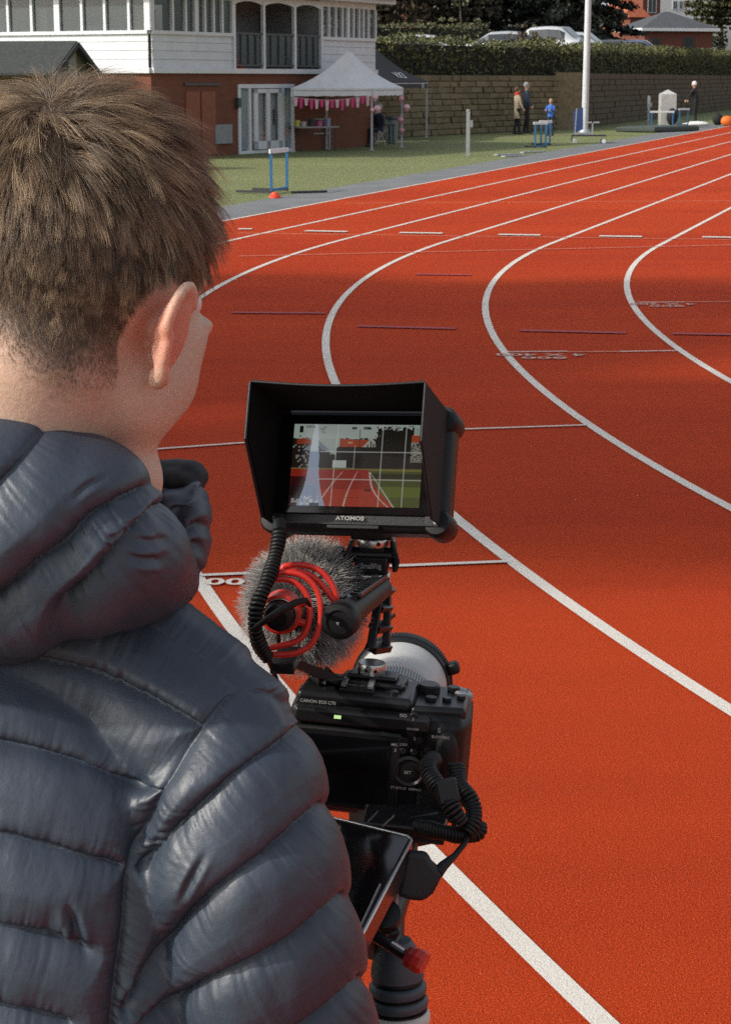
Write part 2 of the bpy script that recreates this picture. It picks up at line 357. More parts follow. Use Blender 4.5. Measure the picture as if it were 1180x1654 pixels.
def stone_wall(label, A, B, H, th, mat, n_c, slen, maxn, seed):
    g_ = np.random.default_rng(seed); t = B-A; L = np.linalg.norm(t); t = t/L; n = np.array([-t[1], t[0]])
    if n@(-A) < 0: n = -n
    T = Thing('retaining_wall', label, 'wall', (*A, 0)); T3 = np.array([*t, 0]); N3 = np.array([*n, 0])
    mb = MB(); c = np.array([*((A+B)/2-n*(th/2+.02)), (H-.3)/2]); mb.box(c, (L, th, H+.3), (T3, N3, (0, 0, 1))); T.part('wall_core', mb, MORT)
    ch = H/n_c; cnt = 0; meshes = []
    for q in range(6):
        m = MB(); V = np.array([(x, y, z) for z in (-.5, .5) for x, y in ((-.5, -.5), (.5, -.5), (.5, .5), (-.5, .5))])+g_.normal(0, .035, (8, 3))
        m.hexa(V); meshes.append(mesh_from('stone', V, m.f, mat))
    rest = MB()
    for r_ in range(n_c):
        s = -g_.uniform(0, slen); 
        while s < L-.05:
            l = slen*g_.uniform(.6, 1.5); s0, s1 = max(0, s), min(L, s+l); s += l
            if s1-s0 < .06: continue
            p = np.array([*(A+t*(s0+s1)/2), ch*(r_+.5)])+N3*g_.uniform(-.02, .025); size = (s1-s0-.025, .14, ch-.02)
            if cnt < maxn:
                o = bpy.data.objects.new('stone', meshes[g_.integers(6)]); COL.objects.link(o); o.parent = T.o; o.location = p-T.loc; o.rotation_euler = (0, 0, math.atan2(t[1], t[0])); o.scale = size; cnt += 1
            else: rest.box(p, size, (T3, N3, (0, 0, 1)))
    if rest.n: T.part('stones', rest, mat, kind='stuff', auto=None)
    return T
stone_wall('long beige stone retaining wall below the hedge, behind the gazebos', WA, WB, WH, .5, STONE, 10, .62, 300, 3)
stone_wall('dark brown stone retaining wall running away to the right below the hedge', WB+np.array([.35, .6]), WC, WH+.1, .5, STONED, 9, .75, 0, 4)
mb = MB(); mb.hexa([np.array([*p, z]) for z in (-.2, WH+.12) for p in (WB+(-.45, -.75), WB+(.55, -.35), WB+(.5, .75), WB+(-.5, .4))])
single('wall_buttress', mb, STONE, 'beige stone end pier where the pale wall meets the dark wall', 'pier')
tn = nrm(WC-WB); 
mb = MB(); poly = [np.array([*p, WH-.12]) for p in (WA+(-1, .55), WB+(-.2, .6), WC+(-.6, .2), (120, 160), (120, 420), (-150, 420), (-150, 64), (-6, 64))]
mb.prism(poly, (0, 0, .14)); struct('terrace', mb, M('terrace_tarmac', (.07, .07, .068), .9, var=.25, vscale=1.2))
hedge('hedge', 'long clipped green hedge along the top of the stone wall', [(WA[0]-1.2, WA[1]-.6, 0), (WB[0]-.6, WB[1]+1.2, 0), (WC[0]-.6, WC[1]+1.2, .5)], WH-.02, WH+1.15, 1.1, 130, LEAFC, leaf=.12, seed=5, wob=.12)
mb_ = py(603, 60, 92)[0], py(778, 60, 97)[0]
hedge('hedge', 'shorter olive hedge standing behind and above the long one, near the pavilion', [(mb_[0]-2, 93, 0), (mb_[1], 95, 0)], 2.0, 4.30, 1.6, 90, LEAFO, leaf=.13, seed=6)

# ================================================================ FAR TREES
for i, (u, Y, h, rad, mt, lb) in enumerate([
    (622, 106, 10.5, 4.6, LEAFB, 'dark russet tree just right of the pavilion roof'),
    (720, 112, 10, 4.4, LEAFB, 'brown tree behind the short hedge, left of the evergreens'),
    (1165, 150, 9.5, 4.2, LEAFO, 'olive tree at the far right beside the brick hut'),
    (850, 150, 13, 6, LEAFD, 'broad dark evergreen behind the parked cars'),
    (560, 128, 14, 6, LEAFD, 'tall dark tree rising behind the pavilion roof')]):
    broad_tree('broadleaf_tree', lb, (*py(u, 90, Y)[:2], 2.0), h, rad, mt, 9000, .34, seed=20+i)
broad_tree('shrub', 'small olive bush at the right end of the short hedge', (*py(752, 60, 98)[:2], 2.0), 4.2, 1.6, LEAFO, 2500, .16, seed=40).o['category'] = 'bush'
for i, (u, Y, h, rad, lb) in enumerate([
    (800, 112, 13, 3.6, 'dark conifer left of the others, behind the silver car'),
    (862, 116, 14, 3.8, 'dark conifer second from the left behind the parked cars'),
    (915, 111, 13, 3.2, 'dark conifer just left of the white lighting pole'),
    (962, 118, 11.5, 3.0, 'dark conifer with a ragged right edge, right of the white pole')]):
    conifer(lb, (*py(u, 90, Y)[:2], 2.0), h, rad, seed=60+i, nl=13000, leaf=.30, group='conifers behind the car park')
broad_tree('shrub', 'low russet bush in front of the parked silver cars', (*py(835, 80, 86)[:2], 2.0), 2.15, 1.5, LEAFB, 2500, .12, seed=44).o['category'] = 'bush'
# unseen trees, added left of the view to cast shade bands on the track
for i, (x, y, h, rad) in enumerate([(-17, 3.2, 15.5, 5.4), (-19, 8.2, 17.5, 5.6)]):
    broad_tree('broadleaf_tree', ['tall leafy tree left of the man, nearer of the two shade trees', 'tall leafy tree farther of the two shade trees left of the track'][i], (x, y, 0), h, rad, LEAFO, 30000, .42, seed=80+i, group='trees shading the track')
# ================================================================ PAVILION
class Fr:
    def __init__(s, A, B):
        s.A = np.asarray(A, float); d = np.asarray(B, float)-s.A; s.L = np.linalg.norm(d); s.t = d/s.L; n = np.array([s.t[1], -s.t[0]])
        if n@(-s.A) < 0: n = -n
        s.n = n; s.T3 = np.array([*s.t, 0]); s.N3 = np.array([*n, 0]); s.ax = (s.T3, s.N3, (0, 0, 1))
    def uv(s, u, v, out=0.0):
        r = ray(u, v); A = s.A+s.n*out; k = (A@s.n)/(r[:2]@s.n); p = CO+r*k; return float((p[:2]-A)@s.t), float(p[2])
    def P(s, a, z, out=0.0): return np.array([*(s.A+s.t*a+s.n*out), z])
    def slab(s, mb, a0, a1, z0, z1, o0, o1): return mb.box(s.P((a0+a1)/2, (z0+z1)/2, (o0+o1)/2), (abs(a1-a0), abs(o1-o0), abs(z1-z0)), s.ax)
def brick_mat(nm, c0, c1, mortar, bs=1.0):
    t = NT(nm); t.set(Roughness=.9); v = t.coord('UV'); b = t.n('TexBrick'); b.inputs['Scale'].default_value = 1.0; b.inputs['Brick Width'].default_value = .225*bs; b.inputs['Row Height'].default_value = .075*bs
    b.inputs['Mortar Size'].default_value = .006*bs; b.inputs['Color1'].default_value = (*c0, 1); b.inputs['Color2'].default_value = (*c1, 1); b.inputs['Mortar'].default_value = (*mortar, 1); b.inputs['Bias'].default_value = -.2
    t.l(v, b.inputs['Vector']); a = t.noise(t.coord(), 1.3, 4)
    t.base(t.mix(t.math('MULTIPLY', a, .55), b.outputs[0], tuple(np.array(c0)*.55))); t.bump(b.outputs['Fac'], -.4, .01); return t.m
BRICK = brick_mat('orange_brick', (.22, .065, .03), (.155, .048, .026), (.13, .09, .065))
BRICKR = brick_mat('dark_red_brick', (.20, .055, .032), (.13, .04, .028), (.14, .10, .08))
def uv_wall(o, T3, org):
    me = o.data; uvl = me.uv_layers.new(name='UVMap'); mw = np.array(o.matrix_world) if False else None
    loc = np.array(o.location)+(np.array(o.parent.location) if o.parent else 0)
    V = np.zeros(len(me.vertices)*3); me.vertices.foreach_get('co', V); V = V.reshape(-1, 3)+loc-np.asarray(org)
    li = np.zeros(len(me.loops), int); me.loops.foreach_get('vertex_index', li); T3 = np.asarray(T3, float); N = np.array([T3[1], -T3[0], 0])
    uv = np.stack([V@T3+V@N, V[:, 2]], 1)[li]; uvl.data.foreach_set('uv', uv.ravel().astype(np.float32))
WHITE = M('white_paint', (.66, .68, .70), .5, var=.06, vscale=2); WHITEB = M('white_board', (.62, .65, .68), .55, var=.08, vscale=3)
TILE = M('slate_tile', (.07, .075, .085), .7, var=.3, vscale=9, bump=.02); GREYP = M('grey_panel', (.26, .27, .28), .7, var=.15)
def glass_mat(nm, col, alpha):
    t = NT(nm); t.base(col); t.set(Roughness=.08, Alpha=alpha); t.b.inputs['Specular IOR Level'].default_value = .8; return t.m
PANE = glass_mat('window_glass', (.10, .13, .14), .45); DARKIN = M('room_wall', (.16, .16, .15), .9, var=.2)
RAIL = M('dark_rail', (.05, .055, .06), .5); CONE = M('cone_orange', (.75, .06, .02), .5, var=0)
C0 = (-338/FPX*47.1, 47.1); RWf = Fr(C0, (15/FPX*56.9, 56.9)); LFf = Fr(C0, (C0[0]-.87*9, C0[1]+.49*9))
ZF, ZS, ZT, ZG, ZR = 2.10, 2.90, 3.76, 3.88, 5.2
PV = Thing('pavilion', 'white boarded sports pavilion with long windows over an orange brick ground floor', 'building', (*C0, 0))
a375, a516, aE = RWf.uv(375, 60)[0], RWf.uv(517, 60)[0], RWf.L
lw = MB(); t = .3
RWf.slab(lw, .0, RWf.uv(384, 200)[0], -.2, ZF-.12, -t, 0); RWf.slab(lw, RWf.uv(474, 200)[0], aE, -.2, ZF-.12, -t, 0)
RWf.slab(lw, RWf.uv(384, 200)[0], RWf.uv(474, 200)[0], 1.72, ZF-.12, -t, 0); LFf.slab(lw, .3, LFf.L, -.2, ZF-.12, -t, 0)
for fr in (RWf,): fr.slab(lw, fr.L-.3, fr.L, -.2, ZF-.12, -7, -t)
o = PV.part('brick_wall', lw, BRICK, auto=None); uv_wall(o, RWf.T3, PV.loc)
fl = MB(); RWf.slab(fl, -.02, aE, ZF-.12, ZF, -5, .10); LFf.slab(fl, -.02, LFf.L, ZF-.121, ZF-.001, -5, .10); PV.part('floor_band', fl, WHITE, auto=None)
def boards(fr, a0, a1, z0, z1, n=4):
    h = (z1-z0)/n
    for i in range(n):
        m = MB(); p = [fr.P(a, z, o_) for z, o0, o1 in ((z0+i*h, -.02, .016), (z0+(i+1)*h-.006, -.02, .004)) for a, o_ in ((a0, o0), (a1, o0), (a1, o1), (a0, o1))]
        m.hexa(p); PV.part('board', m, WHITEB, auto=None)
boards(RWf, .06, a375, ZF, ZS); boards(RWf, a516, aE, ZF, ZS); boards(LFf, .06, LFf.L, ZF, ZS)
def windows(fr, a0, a1, posts, z0, z1, thick=()):
    m = MB(); fr.slab(m, a0, a1, z0-.03, z0+.05, -.06, .07); fr.slab(m, a0, a1, z1-.03, ZG, -.05, .04); PV.part('window_frame', m, WHITE, auto=None)
    ed = [a0]+list(posts)+[a1]
    for i, a in enumerate(ed):
        w_ = .16 if i in thick else .07; m = MB(); fr.slab(m, a-w_/2, a+w_/2, z0+.05, z1-.03, -.05, .055); PV.part('mullion', m, WHITE, auto=None)
    for b, c in zip(ed[:-1], ed[1:]):
        m = MB(); fr.slab(m, b+.03, c-.03, z0+.05, z1-.03, -.02, -.01); PV.part('pane', m, PANE, auto=None)
windows(RWf, .04, a375-.04, [RWf.uv(u, 30)[0] for u in (277, 298, 315, 329, 343, 357)], ZS, ZT, (0, 3))
windows(RWf, a516+.03, aE-.04, [RWf.uv(u, 40)[0] for u in (529, 540, 551, 560, 569, 578, 585, 593)], ZS, ZT, (4,))
windows(LFf, .04, LFf.L, [LFf.uv(u, 30)[0] for u in (210, 171, 134, 94, 53, 15, -30)], ZS, ZT, (0, 4))
rm = MB()      # rooms behind the glass
RWf.slab(rm, .1, a375, ZF, ZG, -3.2, -3.0); RWf.slab(rm, a516+.05, aE, ZF, ZG, -2.6, -2.4); LFf.slab(rm, 2.4, LFf.L, ZF, ZG, -3.4, -3.2)
PV.part('room_wall', rm, DARKIN, auto=None)
gm = MB(); RWf.slab(gm, a375, a516, ZF, ZG, -2.05, -1.9); PV.part('gallery_wall', gm, GREYP, auto=None)
gm = MB(); RWf.slab(gm, a375+.3, a375+1.25, ZF, ZG, -1.9, -1.75); PV.part('gallery_brick', gm, M('gallery_brown', (.10, .045, .03), .8), auto=None)
for a_ in (a375-.01, a516+.01): gm = MB(); RWf.slab(gm, a_-.04, a_+.04, ZF, ZG, -1.9, -.06); PV.part('gallery_side', gm, GREYP, auto=None)
for u0, u1 in ((376, 424), (424, 474), (474, 516)):
    b, c = RWf.uv(u0, 60)[0], RWf.uv(u1, 60)[0]
    m = MB(); RWf.slab(m, b-.05, b+.05, ZF, ZG, -.02, .06); PV.part('post', m, WHITE, auto=None)
    m = MB(); k = 12; z = ZG-.02; top = [RWf.P(b+(c-b)*i/k, z, -.0) for i in range(k+1)]; low = [RWf.P(b+(c-b)*i/k, 3.62+.12*math.sin(math.pi*i/k)**.6, -.0) for i in range(k, -1, -1)]
    m.prism(top+low, RWf.N3*.05); PV.part('arch', m, WHITE, auto=None)
    m = MB(); RWf.slab(m, b+.05, c-.05, 2.93, 2.98, .0, .04); RWf.slab(m, b+.05, c-.05, ZF+.06, ZF+.1, .0, .04)
    k = 4
    for i in range(1, k): RWf.slab(m, b+(c-b)*i/k-.014, b+(c-b)*i/k+.014, ZF+.1, 2.93, .005, .035)
    PV.part('railing', m, RAIL, auto=None)
    m = MB(); RWf.slab(m, b+.06, c-.06, ZF+.1, 2.93, -.012, -.004); PV.part('railing_panel', m, PANE, auto=None)
m = MB(); RWf.slab(m, a516-.05, a516+.05, ZF, ZG, -.02, .06); PV.part('post', m, WHITE, auto=None)
gt = MB(); RWf.slab(gt, -.5, aE+.45, ZG, ZG+.13, -.1, .42); LFf.slab(gt, -.45, LFf.L, ZG+.001, ZG+.131, -.1, .42); PV.part('gutter_board', gt, WHITE, auto=None)
rf = MB(); q0, q1 = RWf.P(-.5, ZG+.13, .45), RWf.P(aE+.5, ZG+.13, .45); q2, q3 = RWf.P(aE-1.8, ZR, -4), RWf.P(1.5, ZR, -4)
rf.prism([q0, q1, q2, q3], (0, 0, .06)); q4 = LFf.P(LFf.L, ZG+.13, .45); q5 = LFf.P(LFf.L, ZR, -4); rf.prism([q4, LFf.P(-.5, ZG+.13, .45), LFf.P(3.5, ZR, -4), q5], (0, 0, .06))
rf.prism([q1, RWf.P(aE+.5, ZG+.13, -8), q2], (0, 0, .06)); rf.prism([q3+(0, 0, -.01), q2+(0, 0, -.01), RWf.P(aE-1.8, ZR-.02, -8), RWf.P(1.5, ZR-.02, -8)], (0, 0, .05)); PV.part('roof', rf, TILE, auto=None)
for k in range(7):       # visible tile courses along the eave
    m = MB(); f = k/7; a = RWf.P(-.4, ZG+.19+f*.55, .46-f*1.85); b = RWf.P(aE+.4-f*.9, ZG+.19+f*.55, .46-f*1.85); m.bar(a, b, .26, .03, up=RWf.N3+np.array([0, 0, 2.2])); PV.part('tile_course', m, TILE, auto=None)
# glazed entrance
def ruv(u, v, o=0): return RWf.uv(u, v, o)
dr = MB(); dz1 = 1.72
for u in (386, 403, 456, 472): a = ruv(u, 200)[0]; RWf.slab(dr, a-.06, a+.06, 0, dz1, -.12, .03)
RWf.slab(dr, ruv(384, 200)[0], ruv(474, 200)[0], dz1-.1, dz1, -.12, .04); RWf.slab(dr, ruv(384, 200)[0], ruv(474, 200)[0], 0, .08, -.12, .04)
PV.part('entrance_frame', dr, WHITE, auto=None)
dl = MB(); b, c = ruv(407, 200)[0], ruv(452, 200)[0]; w_ = .09
for a in (b+w_, (b+c)/2, c-w_): RWf.slab(dl, a-w_, a+w_, .1, 1.6, .03, .08)
RWf.slab(dl, b, c, .1, .3, .03, .08); RWf.slab(dl, b, c, 1.5, 1.6, .03, .08); dro = PV.part('door', dl, WHITE, auto=None)
hb = MB(); RWf.slab(hb, (b+c)/2+.2, (b+c)/2+.24, .7, 1.1, .08, .13); PV.part('handle', hb, RAIL, parent=dro, auto=None)
for u0, u1 in ((388, 401), (408, 429), (431, 452), (458, 470)):
    m = MB(); RWf.slab(m, ruv(u0, 200)[0], ruv(u1, 200)[0], .1, 1.6, -.03, -.02); PV.part('pane', m, glass_mat('door_glass', (.35, .42, .45), .55), auto=None)
m = MB(); RWf.slab(m, ruv(384, 200)[0], ruv(474, 200)[0], 0, 2, -1.5, -1.4); PV.part('hall_wall', m, M('hall', (.25, .27, .28), .9), auto=None)
m = MB(); a, z = ruv(381, 166); RWf.slab(m, a-.07, a+.07, z-.12, z+.12, 0, .12); PV.part('wall_lamp', m, RAIL)
m = MB(); a, z = ruv(322, 136); RWf.slab(m, a-.7, a+.9, z-.03, z+.03, 0, .05); PV.part('shutter_box', m, RAIL)
m = MB(); RWf.slab(m, ruv(345, 200)[0], ruv(372, 200)[0], ruv(358, 232)[1], ruv(358, 201)[1], 0, .06); PV.part('notice_board', m, GREYP)
# garage-like panels in the brick under the long windows
for u0, u1 in ((300, 322), (325, 347)):
    m = MB(); RWf.slab(m, ruv(u0, 200)[0], ruv(u1, 200)[0], .05, 1.55, 0, .03); PV.part('brick_panel', m, M('brown_panel', (.26, .085, .045), .8), auto=None)
# a few things standing inside the upper room and on the gallery
def cone(p, label, h=.42):
    T = Thing('traffic_cone', label, 'traffic cone', p); m = MB(); m.lathe(p, (0, 0, 1), [(0, 0.03), (h*.26, .03), (h*.05, h), (0, h)], 16); T.part('cone_body', m, CONE)
    m = MB(); m.box(np.array(p)+(0, 0, .015), (h*.7, h*.7, .03)); T.part('base', m, CONE)
cone(RWf.P(RWf.uv(399, 105)[0], ZF, -.25), 'small orange traffic cone standing on the pavilion gallery floor')
def interior(u, v0, v1, wpx, mat, label, cat, name, fr=LFf, dep=-.9):
    s0, z0 = fr.uv(u-wpx/2, v1, dep); s1, z1 = fr.uv(u+wpx/2, v0, dep); m = MB(); z0 = max(ZF, 2.1); c = fr.P((s0+s1)/2, (z0+z1)/2, dep); m.box(c, (abs(s1-s0), .3, z1-z0), fr.ax)
    m2 = MB(); m2.box(c+np.array([0, 0, (z1-z0)/2+.02]), (abs(s1-s0)*1.06, .33, .03), fr.ax)
    T = Thing(name, label, cat, (c[0], c[1], z0)); T.part('cabinet_body', m, mat, bevel=.01); T.part('top', m2, mat)
interior(236, 18, 60, 18, M('yellow_wood', (.42, .26, .07), .6), 'yellow wooden cupboard behind the last front window of the pavilion', 'cupboard', 'cupboard')
interior(222, 34, 60, 7, RAIL, 'dark narrow cabinet beside the yellow cupboard in the window', 'cabinet', 'cabinet')
interior(110, 10, 60, 14, M('dark_red_cloth', (.16, .02, .02), .8), 'dark red cabinet behind the pavilion front windows', 'cabinet', 'cabinet')
interior(84, 42, 60, 12, RAIL, 'low black box on the pavilion window ledge', 'box', 'box')
interior(150, 44, 60, 26, M('white_crockery', (.5, .52, .52), .5), 'low white counter with a top behind the pavilion front windows', 'counter', 'counter')

# ================================================================ SHED
SH = (30/FPX*0, 0)
def shed():
    Y = 42.0; p = lambda u, v, y=Y: py(u, v, y)
    e1 = p(145, 113); e0 = p(82, 110, Y-1.4); r1 = p(113, 70, Y-.7); back = np.array([-7.0, 1.2, 0]); T = Thing('shed', 'small wooden shed with a dark felt roof beside the pavilion', 'shed', (e0[0], e0[1], 0))
    ez = e1[2]; e0[2] = ez
    g = MB(); g.prism([(*e0[:2], -.1), (*e1[:2], -.1), tuple(e1), tuple(r1), tuple(e0)], nrm(back)*.06); T.part('gable_wall', g, M('weathered_boards', (.13, .12, .085), .9, var=.35, vscale=5), auto=None)
    g = MB(); g.hexa([np.array(q) for q in ((*e0[:2], -.1), (e0[0]+.02, e0[1]+.02, -.1), (*(e0+back)[:2], -.1), ((e0+back)[0]-.02, (e0+back)[1]-.1, -.1), tuple(e0), (e0[0]+.02, e0[1]+.02, ez), tuple(e0+back), ((e0+back)[0]-.02, (e0+back)[1]-.1, ez))]); T.part('side_wall', g, M('shed_brown', (.14, .09, .05), .9, var=.3), auto=None)
    felt = M('roof_felt', (.040, .046, .045), .9, var=.25, vscale=12)
    ov = np.array([0, 0, -.06]); f = -nrm(back)*.15
    for e, nm in ((e0, -1), (e1, 1)):
        m = MB(); d = nrm(e-r1)*.2; m.prism([r1+f, e+d+f, e+d+back, r1+back], (0, 0, .05)); T.part('roof_slope', m, felt, auto=None)
    for e in (e0, e1):
        m = MB(); d = nrm(e-r1)*.2; m.bar(r1+f*1.2-(0, 0, .02), e+d+f*1.2-(0, 0, .02), .03, .09); T.part('barge_board', m, M('barge', (.03, .035, .035), .8), auto=None)
    m = MB(); c = (e0+e1)/2-nrm(back)*.03; t_ = nrm(e1-e0); m.box((c[0], c[1], ez-.1), (.3, .04, 1.1), (t_, np.cross((0, 0, 1), t_), (0, 0, 1))); T.part('door', m, M('pale_boards', (.24, .25, .22), .85, var=.2))
shed()

# ================================================================ GAZEBOS
CANV = M('white_canvas', (.72, .74, .76), .8, var=.07, vscale=4, bump=.01, bscale=5); CANB = M('black_canvas', (.012, .012, .018), .75); ALU = M('grey_aluminium', (.42, .44, .46), .45, .3)
def gazebo(label, A, B, Cc, ze, zp, val, mat, legmat, push=0.5, group=None, writing=False):
    A, B, Cc = [np.array([*q, 0.0]) for q in (A, B, Cc)]; D = A+Cc-B; cs = [A, B, Cc, D]; c = (A+Cc)/2
    T = Thing('gazebo', label, 'gazebo', (*c[:2], 0), group); m = MB(); n = 8; V = []; F = []
    for i in range(4):
        p, q = cs[i]+(0, 0, ze), cs[(i+1) % 4]+(0, 0, ze); ap = c+(0, 0, zp); base = len(V)
        for r_ in range(n+1):
            for k in range(n+1):
                e = p+(q-p)*k/n; x = e+(ap-e)*r_/n; f = r_/n; sag = math.sin(math.pi*f)*(zp-ze)*.13+.03*math.sin(math.pi*k/n)*(1-f)
                V.append(x-np.array([0, 0, sag]))
        F += [(base+r_*(n+1)+k, base+r_*(n+1)+k+1, base+(r_+1)*(n+1)+k+1, base+(r_+1)*(n+1)+k) for r_ in range(n) for k in range(n)]
    m.add(V, F); T.part('canopy', m, mat, auto=20, fix=False)
    for i in range(4):
        p, q = cs[i]+(0, 0, ze), cs[(i+1) % 4]+(0, 0, ze); m = MB(); k = 16; o_ = nrm((p+q)/2-c-(0, 0, ze))*.015
        top = [p+(q-p)*j/k+o_ for j in range(k+1)]; bot = [x-np.array([0, 0, val-.025*abs(math.sin(j*1.2))])+o_*math.sin(j) for j, x in enumerate(top)]
        m.add(top+bot, [(j, j+1, k+2+j, k+1+j) for j in range(k)]); T.part('valance', m, mat, auto=None, fix=False)
        m = MB(); m.bar(cs[i]+(c-cs[i])*.02, cs[i]+(c-cs[i])*.02+(0, 0, ze), .055); lg = T.part('leg', m, legmat, auto=None)
        m = MB(); m.box(cs[i]+(c-cs[i])*.02+(0, 0, .01), (.14, .14, .02)); T.part('foot', m, legmat, parent=lg, auto=None)
        m = MB(); m.bar(cs[i]+(0, 0, ze-.06), cs[(i+1) % 4]+(0, 0, ze-.06), .03); T.part('truss', m, legmat, auto=None)
    m = MB(); m.bar(c+(0, 0, ze-.2), c+(0, 0, zp-.02), .05); T.part('mast', m, legmat, auto=None); return T, c, cs
G1, gc, gcs = gazebo('white pop-up gazebo with pink bunting beside the glazed pavilion door', (-1.90, 51.9), (.18, 53.3), (1.03, 55.6), 1.62, 2.60, .22, CANV, ALU)
kB = gp(690, 222); 
G2, g2c, g2cs = gazebo('black pop-up gazebo with white lettering behind the white gazebo', (.3, 58.6), (kB[0], kB[1]), (.4, 63.7), 1.78, 2.70, .22, CANB, ALU)
# white lettering panels printed on the black canopy and valance
c1 = g2cs[0]+(0, 0, 1.78); c2 = g2cs[1]+(0, 0, 1.78); ap = g2c+(0, 0, 2.70); X = nrm(c2-c1)
def on_slope(f, h): e = c1+(c2-c1)*f; sag = math.sin(math.pi*h)*.92*.13+.03*math.sin(math.pi*f)*(1-h); return e+(ap-e)*h-np.array([0, 0, sag])
Yv = nrm(on_slope(.6, .5)-on_slope(.6, .2)); nn = nrm(np.cross(X, Yv))
G2.part('lettering', text_mb('VX3', .62, on_slope(.60, .30)+nn*.03, X, Yv, sx=1.2, bold=.012), WHITE, auto=None); G2.part('lettering', text_mb('VX3', .19, c1+(c2-c1)*.86-np.array([0, 0, .13])+nrm(np.cross(X, (0, 0, 1)))*.05, X, (0, 0, 1), sx=1.2, bold=.004), WHITE, auto=None)

# bunting: a cord with alternating flags
PINK = M('pink_cloth', (.62, .05, .20), .8); PINKL = M('pale_pink_cloth', (.72, .45, .50), .8); CORD = M('cord', (.5, .48, .45), .8)
p0, p1 = gcs[0]+(.05, -.03, 1.40), gcs[1]+(-.05, -.03, 1.43); BT = Thing('bunting', 'string of pink and white flags hung under the front of the white gazebo', 'bunting', p0)
nf = 15; cp = lambda f: p0+(p1-p0)*f-np.array([0, 0, .10*math.sin(math.pi*f)])
m = MB(); m.tube([cp(i/24) for i in range(25)], .006, 5); BT.part('cord', m, CORD)
for i in range(nf):
    f = (i+.5)/nf; a = cp(f-.4/nf); b = cp(f+.4/nf); h = .22+.05*math.sin(i*2.3); m = MB(); o_ = np.array([0, -.01*(i % 3), 0])
    m.prism([a+o_, b+o_, (a+b)/2+(b-a)*.25-(0, 0, h)+o_, (a+b)/2-(b-a)*.3-(0, 0, h*1.05)+o_], (0, .008, 0)); BT.part('flag', m, PINK if i % 2 else PINKL, auto=None)
for (u, v, Y, r, lb) in ((605, 158, 53.1, .085, 'pale balloon tied high at the front right gazebo leg'), (609, 176, 53.1, .10, 'larger white balloon below the pale one on the front right gazebo leg'), (601, 178, 53.0, .06, 'small white balloon behind the larger one at the front leg'),
    (646, 160, 55.4, .10, 'pink balloon at the top of the far right gazebo leg'), (656, 174, 55.4, .10, 'lilac balloon lower right on the far gazebo leg'), (646, 194, 55.4, .09, 'dark pink balloon halfway down the far gazebo leg'), (648, 211, 55.4, .08, 'lowest pink balloon by the far gazebo leg')):
    c = py(u, v, Y); T = Thing('balloon', lb, 'balloon', c, 'balloons tied to the gazebo legs'); m = MB(); m.lathe(c, (0, 0, 1), [(0, -r*1.25), (r*.12, -r*1.2), (r*.6, -r*.8), (r, 0), (r*.85, r*.55), (r*.5, r*.9), (0, r)], 16)
    mt = PINKL if 'pink' not in lb or 'pale' in lb else M('balloon_pink', (.62, .28, .36), .35); T.part('balloon_skin', m, mt); m = MB(); m.lathe(c-(0, 0, r*1.3), (0, 0, 1), [(0, r*.12), (r*.1, 0), (0, 0)], 8); T.part('knot', m, mt)
# stall table with things on it, folding chairs, bin, rail
DK = M('dark_metal', (.03, .03, .035), .5); WOODT = M('table_top', (.28, .26, .25), .6)
def table(c, L, D_, h, rz, label, top=WOODT):
    T = Thing('folding_table', label, 'table', c); X = np.array([math.cos(rz), math.sin(rz), 0]); Yv = np.array([-X[1], X[0], 0]); c = np.asarray(c, float)
    m = MB(); m.box(c+(0, 0, h), (L, D_, .04), (X, Yv, (0, 0, 1))); T.part('table_top', m, top)
    for i in (-1, 1):
        for j in (-1, 1): m = MB(); m.bar(c+X*i*L*.42+Yv*j*D_*.4, c+X*i*L*.42+Yv*j*D_*.4+(0, 0, h-.02), .035); T.part('leg', m, DK, auto=None)
    return T
rzt = math.atan2(1.4, 2.08)
tp = py(505, 215, 52.6); tc = (tp[0], 52.9, 0); table(tc, 1.25, .6, .62, rzt, 'folding stall table crowded with small goods under the white gazebo')
g_ = np.random.default_rng(5)
for i, (dx, hh, cc, nm, lb) in enumerate([(-.5, .14, (.6, .5, .1), 'box', 'small yellow box at the left end of the stall table'), (-.3, .10, (.5, .5, .52), 'tub', 'white tub second from the left on the stall table'), (-.05, .18, (.04, .04, .05), 'bag', 'black bag in the middle of the stall table'),
    (.2, .12, (.5, .12, .3), 'tub', 'pink tub right of the black bag on the stall table'), (.45, .16, (.30, .30, .45), 'box', 'lilac box at the right end of the stall table')]):
    X = np.array([math.cos(rzt), math.sin(rzt), 0]); c = np.array(tc)+X*dx+(0, -.05, .64); m = MB(); mt = M('goods', cc, .6)
    m.lathe(c, (0, 0, 1), [(0, 0), (.07, 0), (.085, hh), (0, hh)], 4 if nm == 'box' else 12); T = Thing(nm, lb, nm, c); T.part('body', m, mt); m = MB(); m.lathe(c+(0, 0, hh), (0, 0, 1), [(.0, 0), (.09, 0), (.085, .02), (0, .025)], 4 if nm == 'box' else 12); T.part('lid', m, mt)
def chair(c, rz, label, mat=DK):
    T = Thing('folding_chair', label, 'chair', c, 'dark folding chairs around the stall'); X = np.array([math.cos(rz), math.sin(rz), 0]); Yv = np.array([-X[1], X[0], 0]); c = np.asarray(c, float); s = .19
    m = MB(); m.box(c+(0, 0, .4), (.38, .38, .03), (X, Yv, (0, 0, 1))); T.part('seat', m, mat); m = MB(); m.box(c+Yv*.19+(0, 0, .66), (.38, .03, .22), (X, Yv, (0, 0, 1))); T.part('backrest', m, mat)
    for i in (-1, 1):
        m = MB(); m.bar(c+X*i*s-Yv*.2, c+X*i*s+Yv*.19+(0, 0, .78), .022); T.part('leg', m, ALU, auto=None); m = MB(); m.bar(c+X*i*s+Yv*.22, c+X*i*s-Yv*.17+(0, 0, .42), .022); T.part('leg', m, ALU, auto=None)
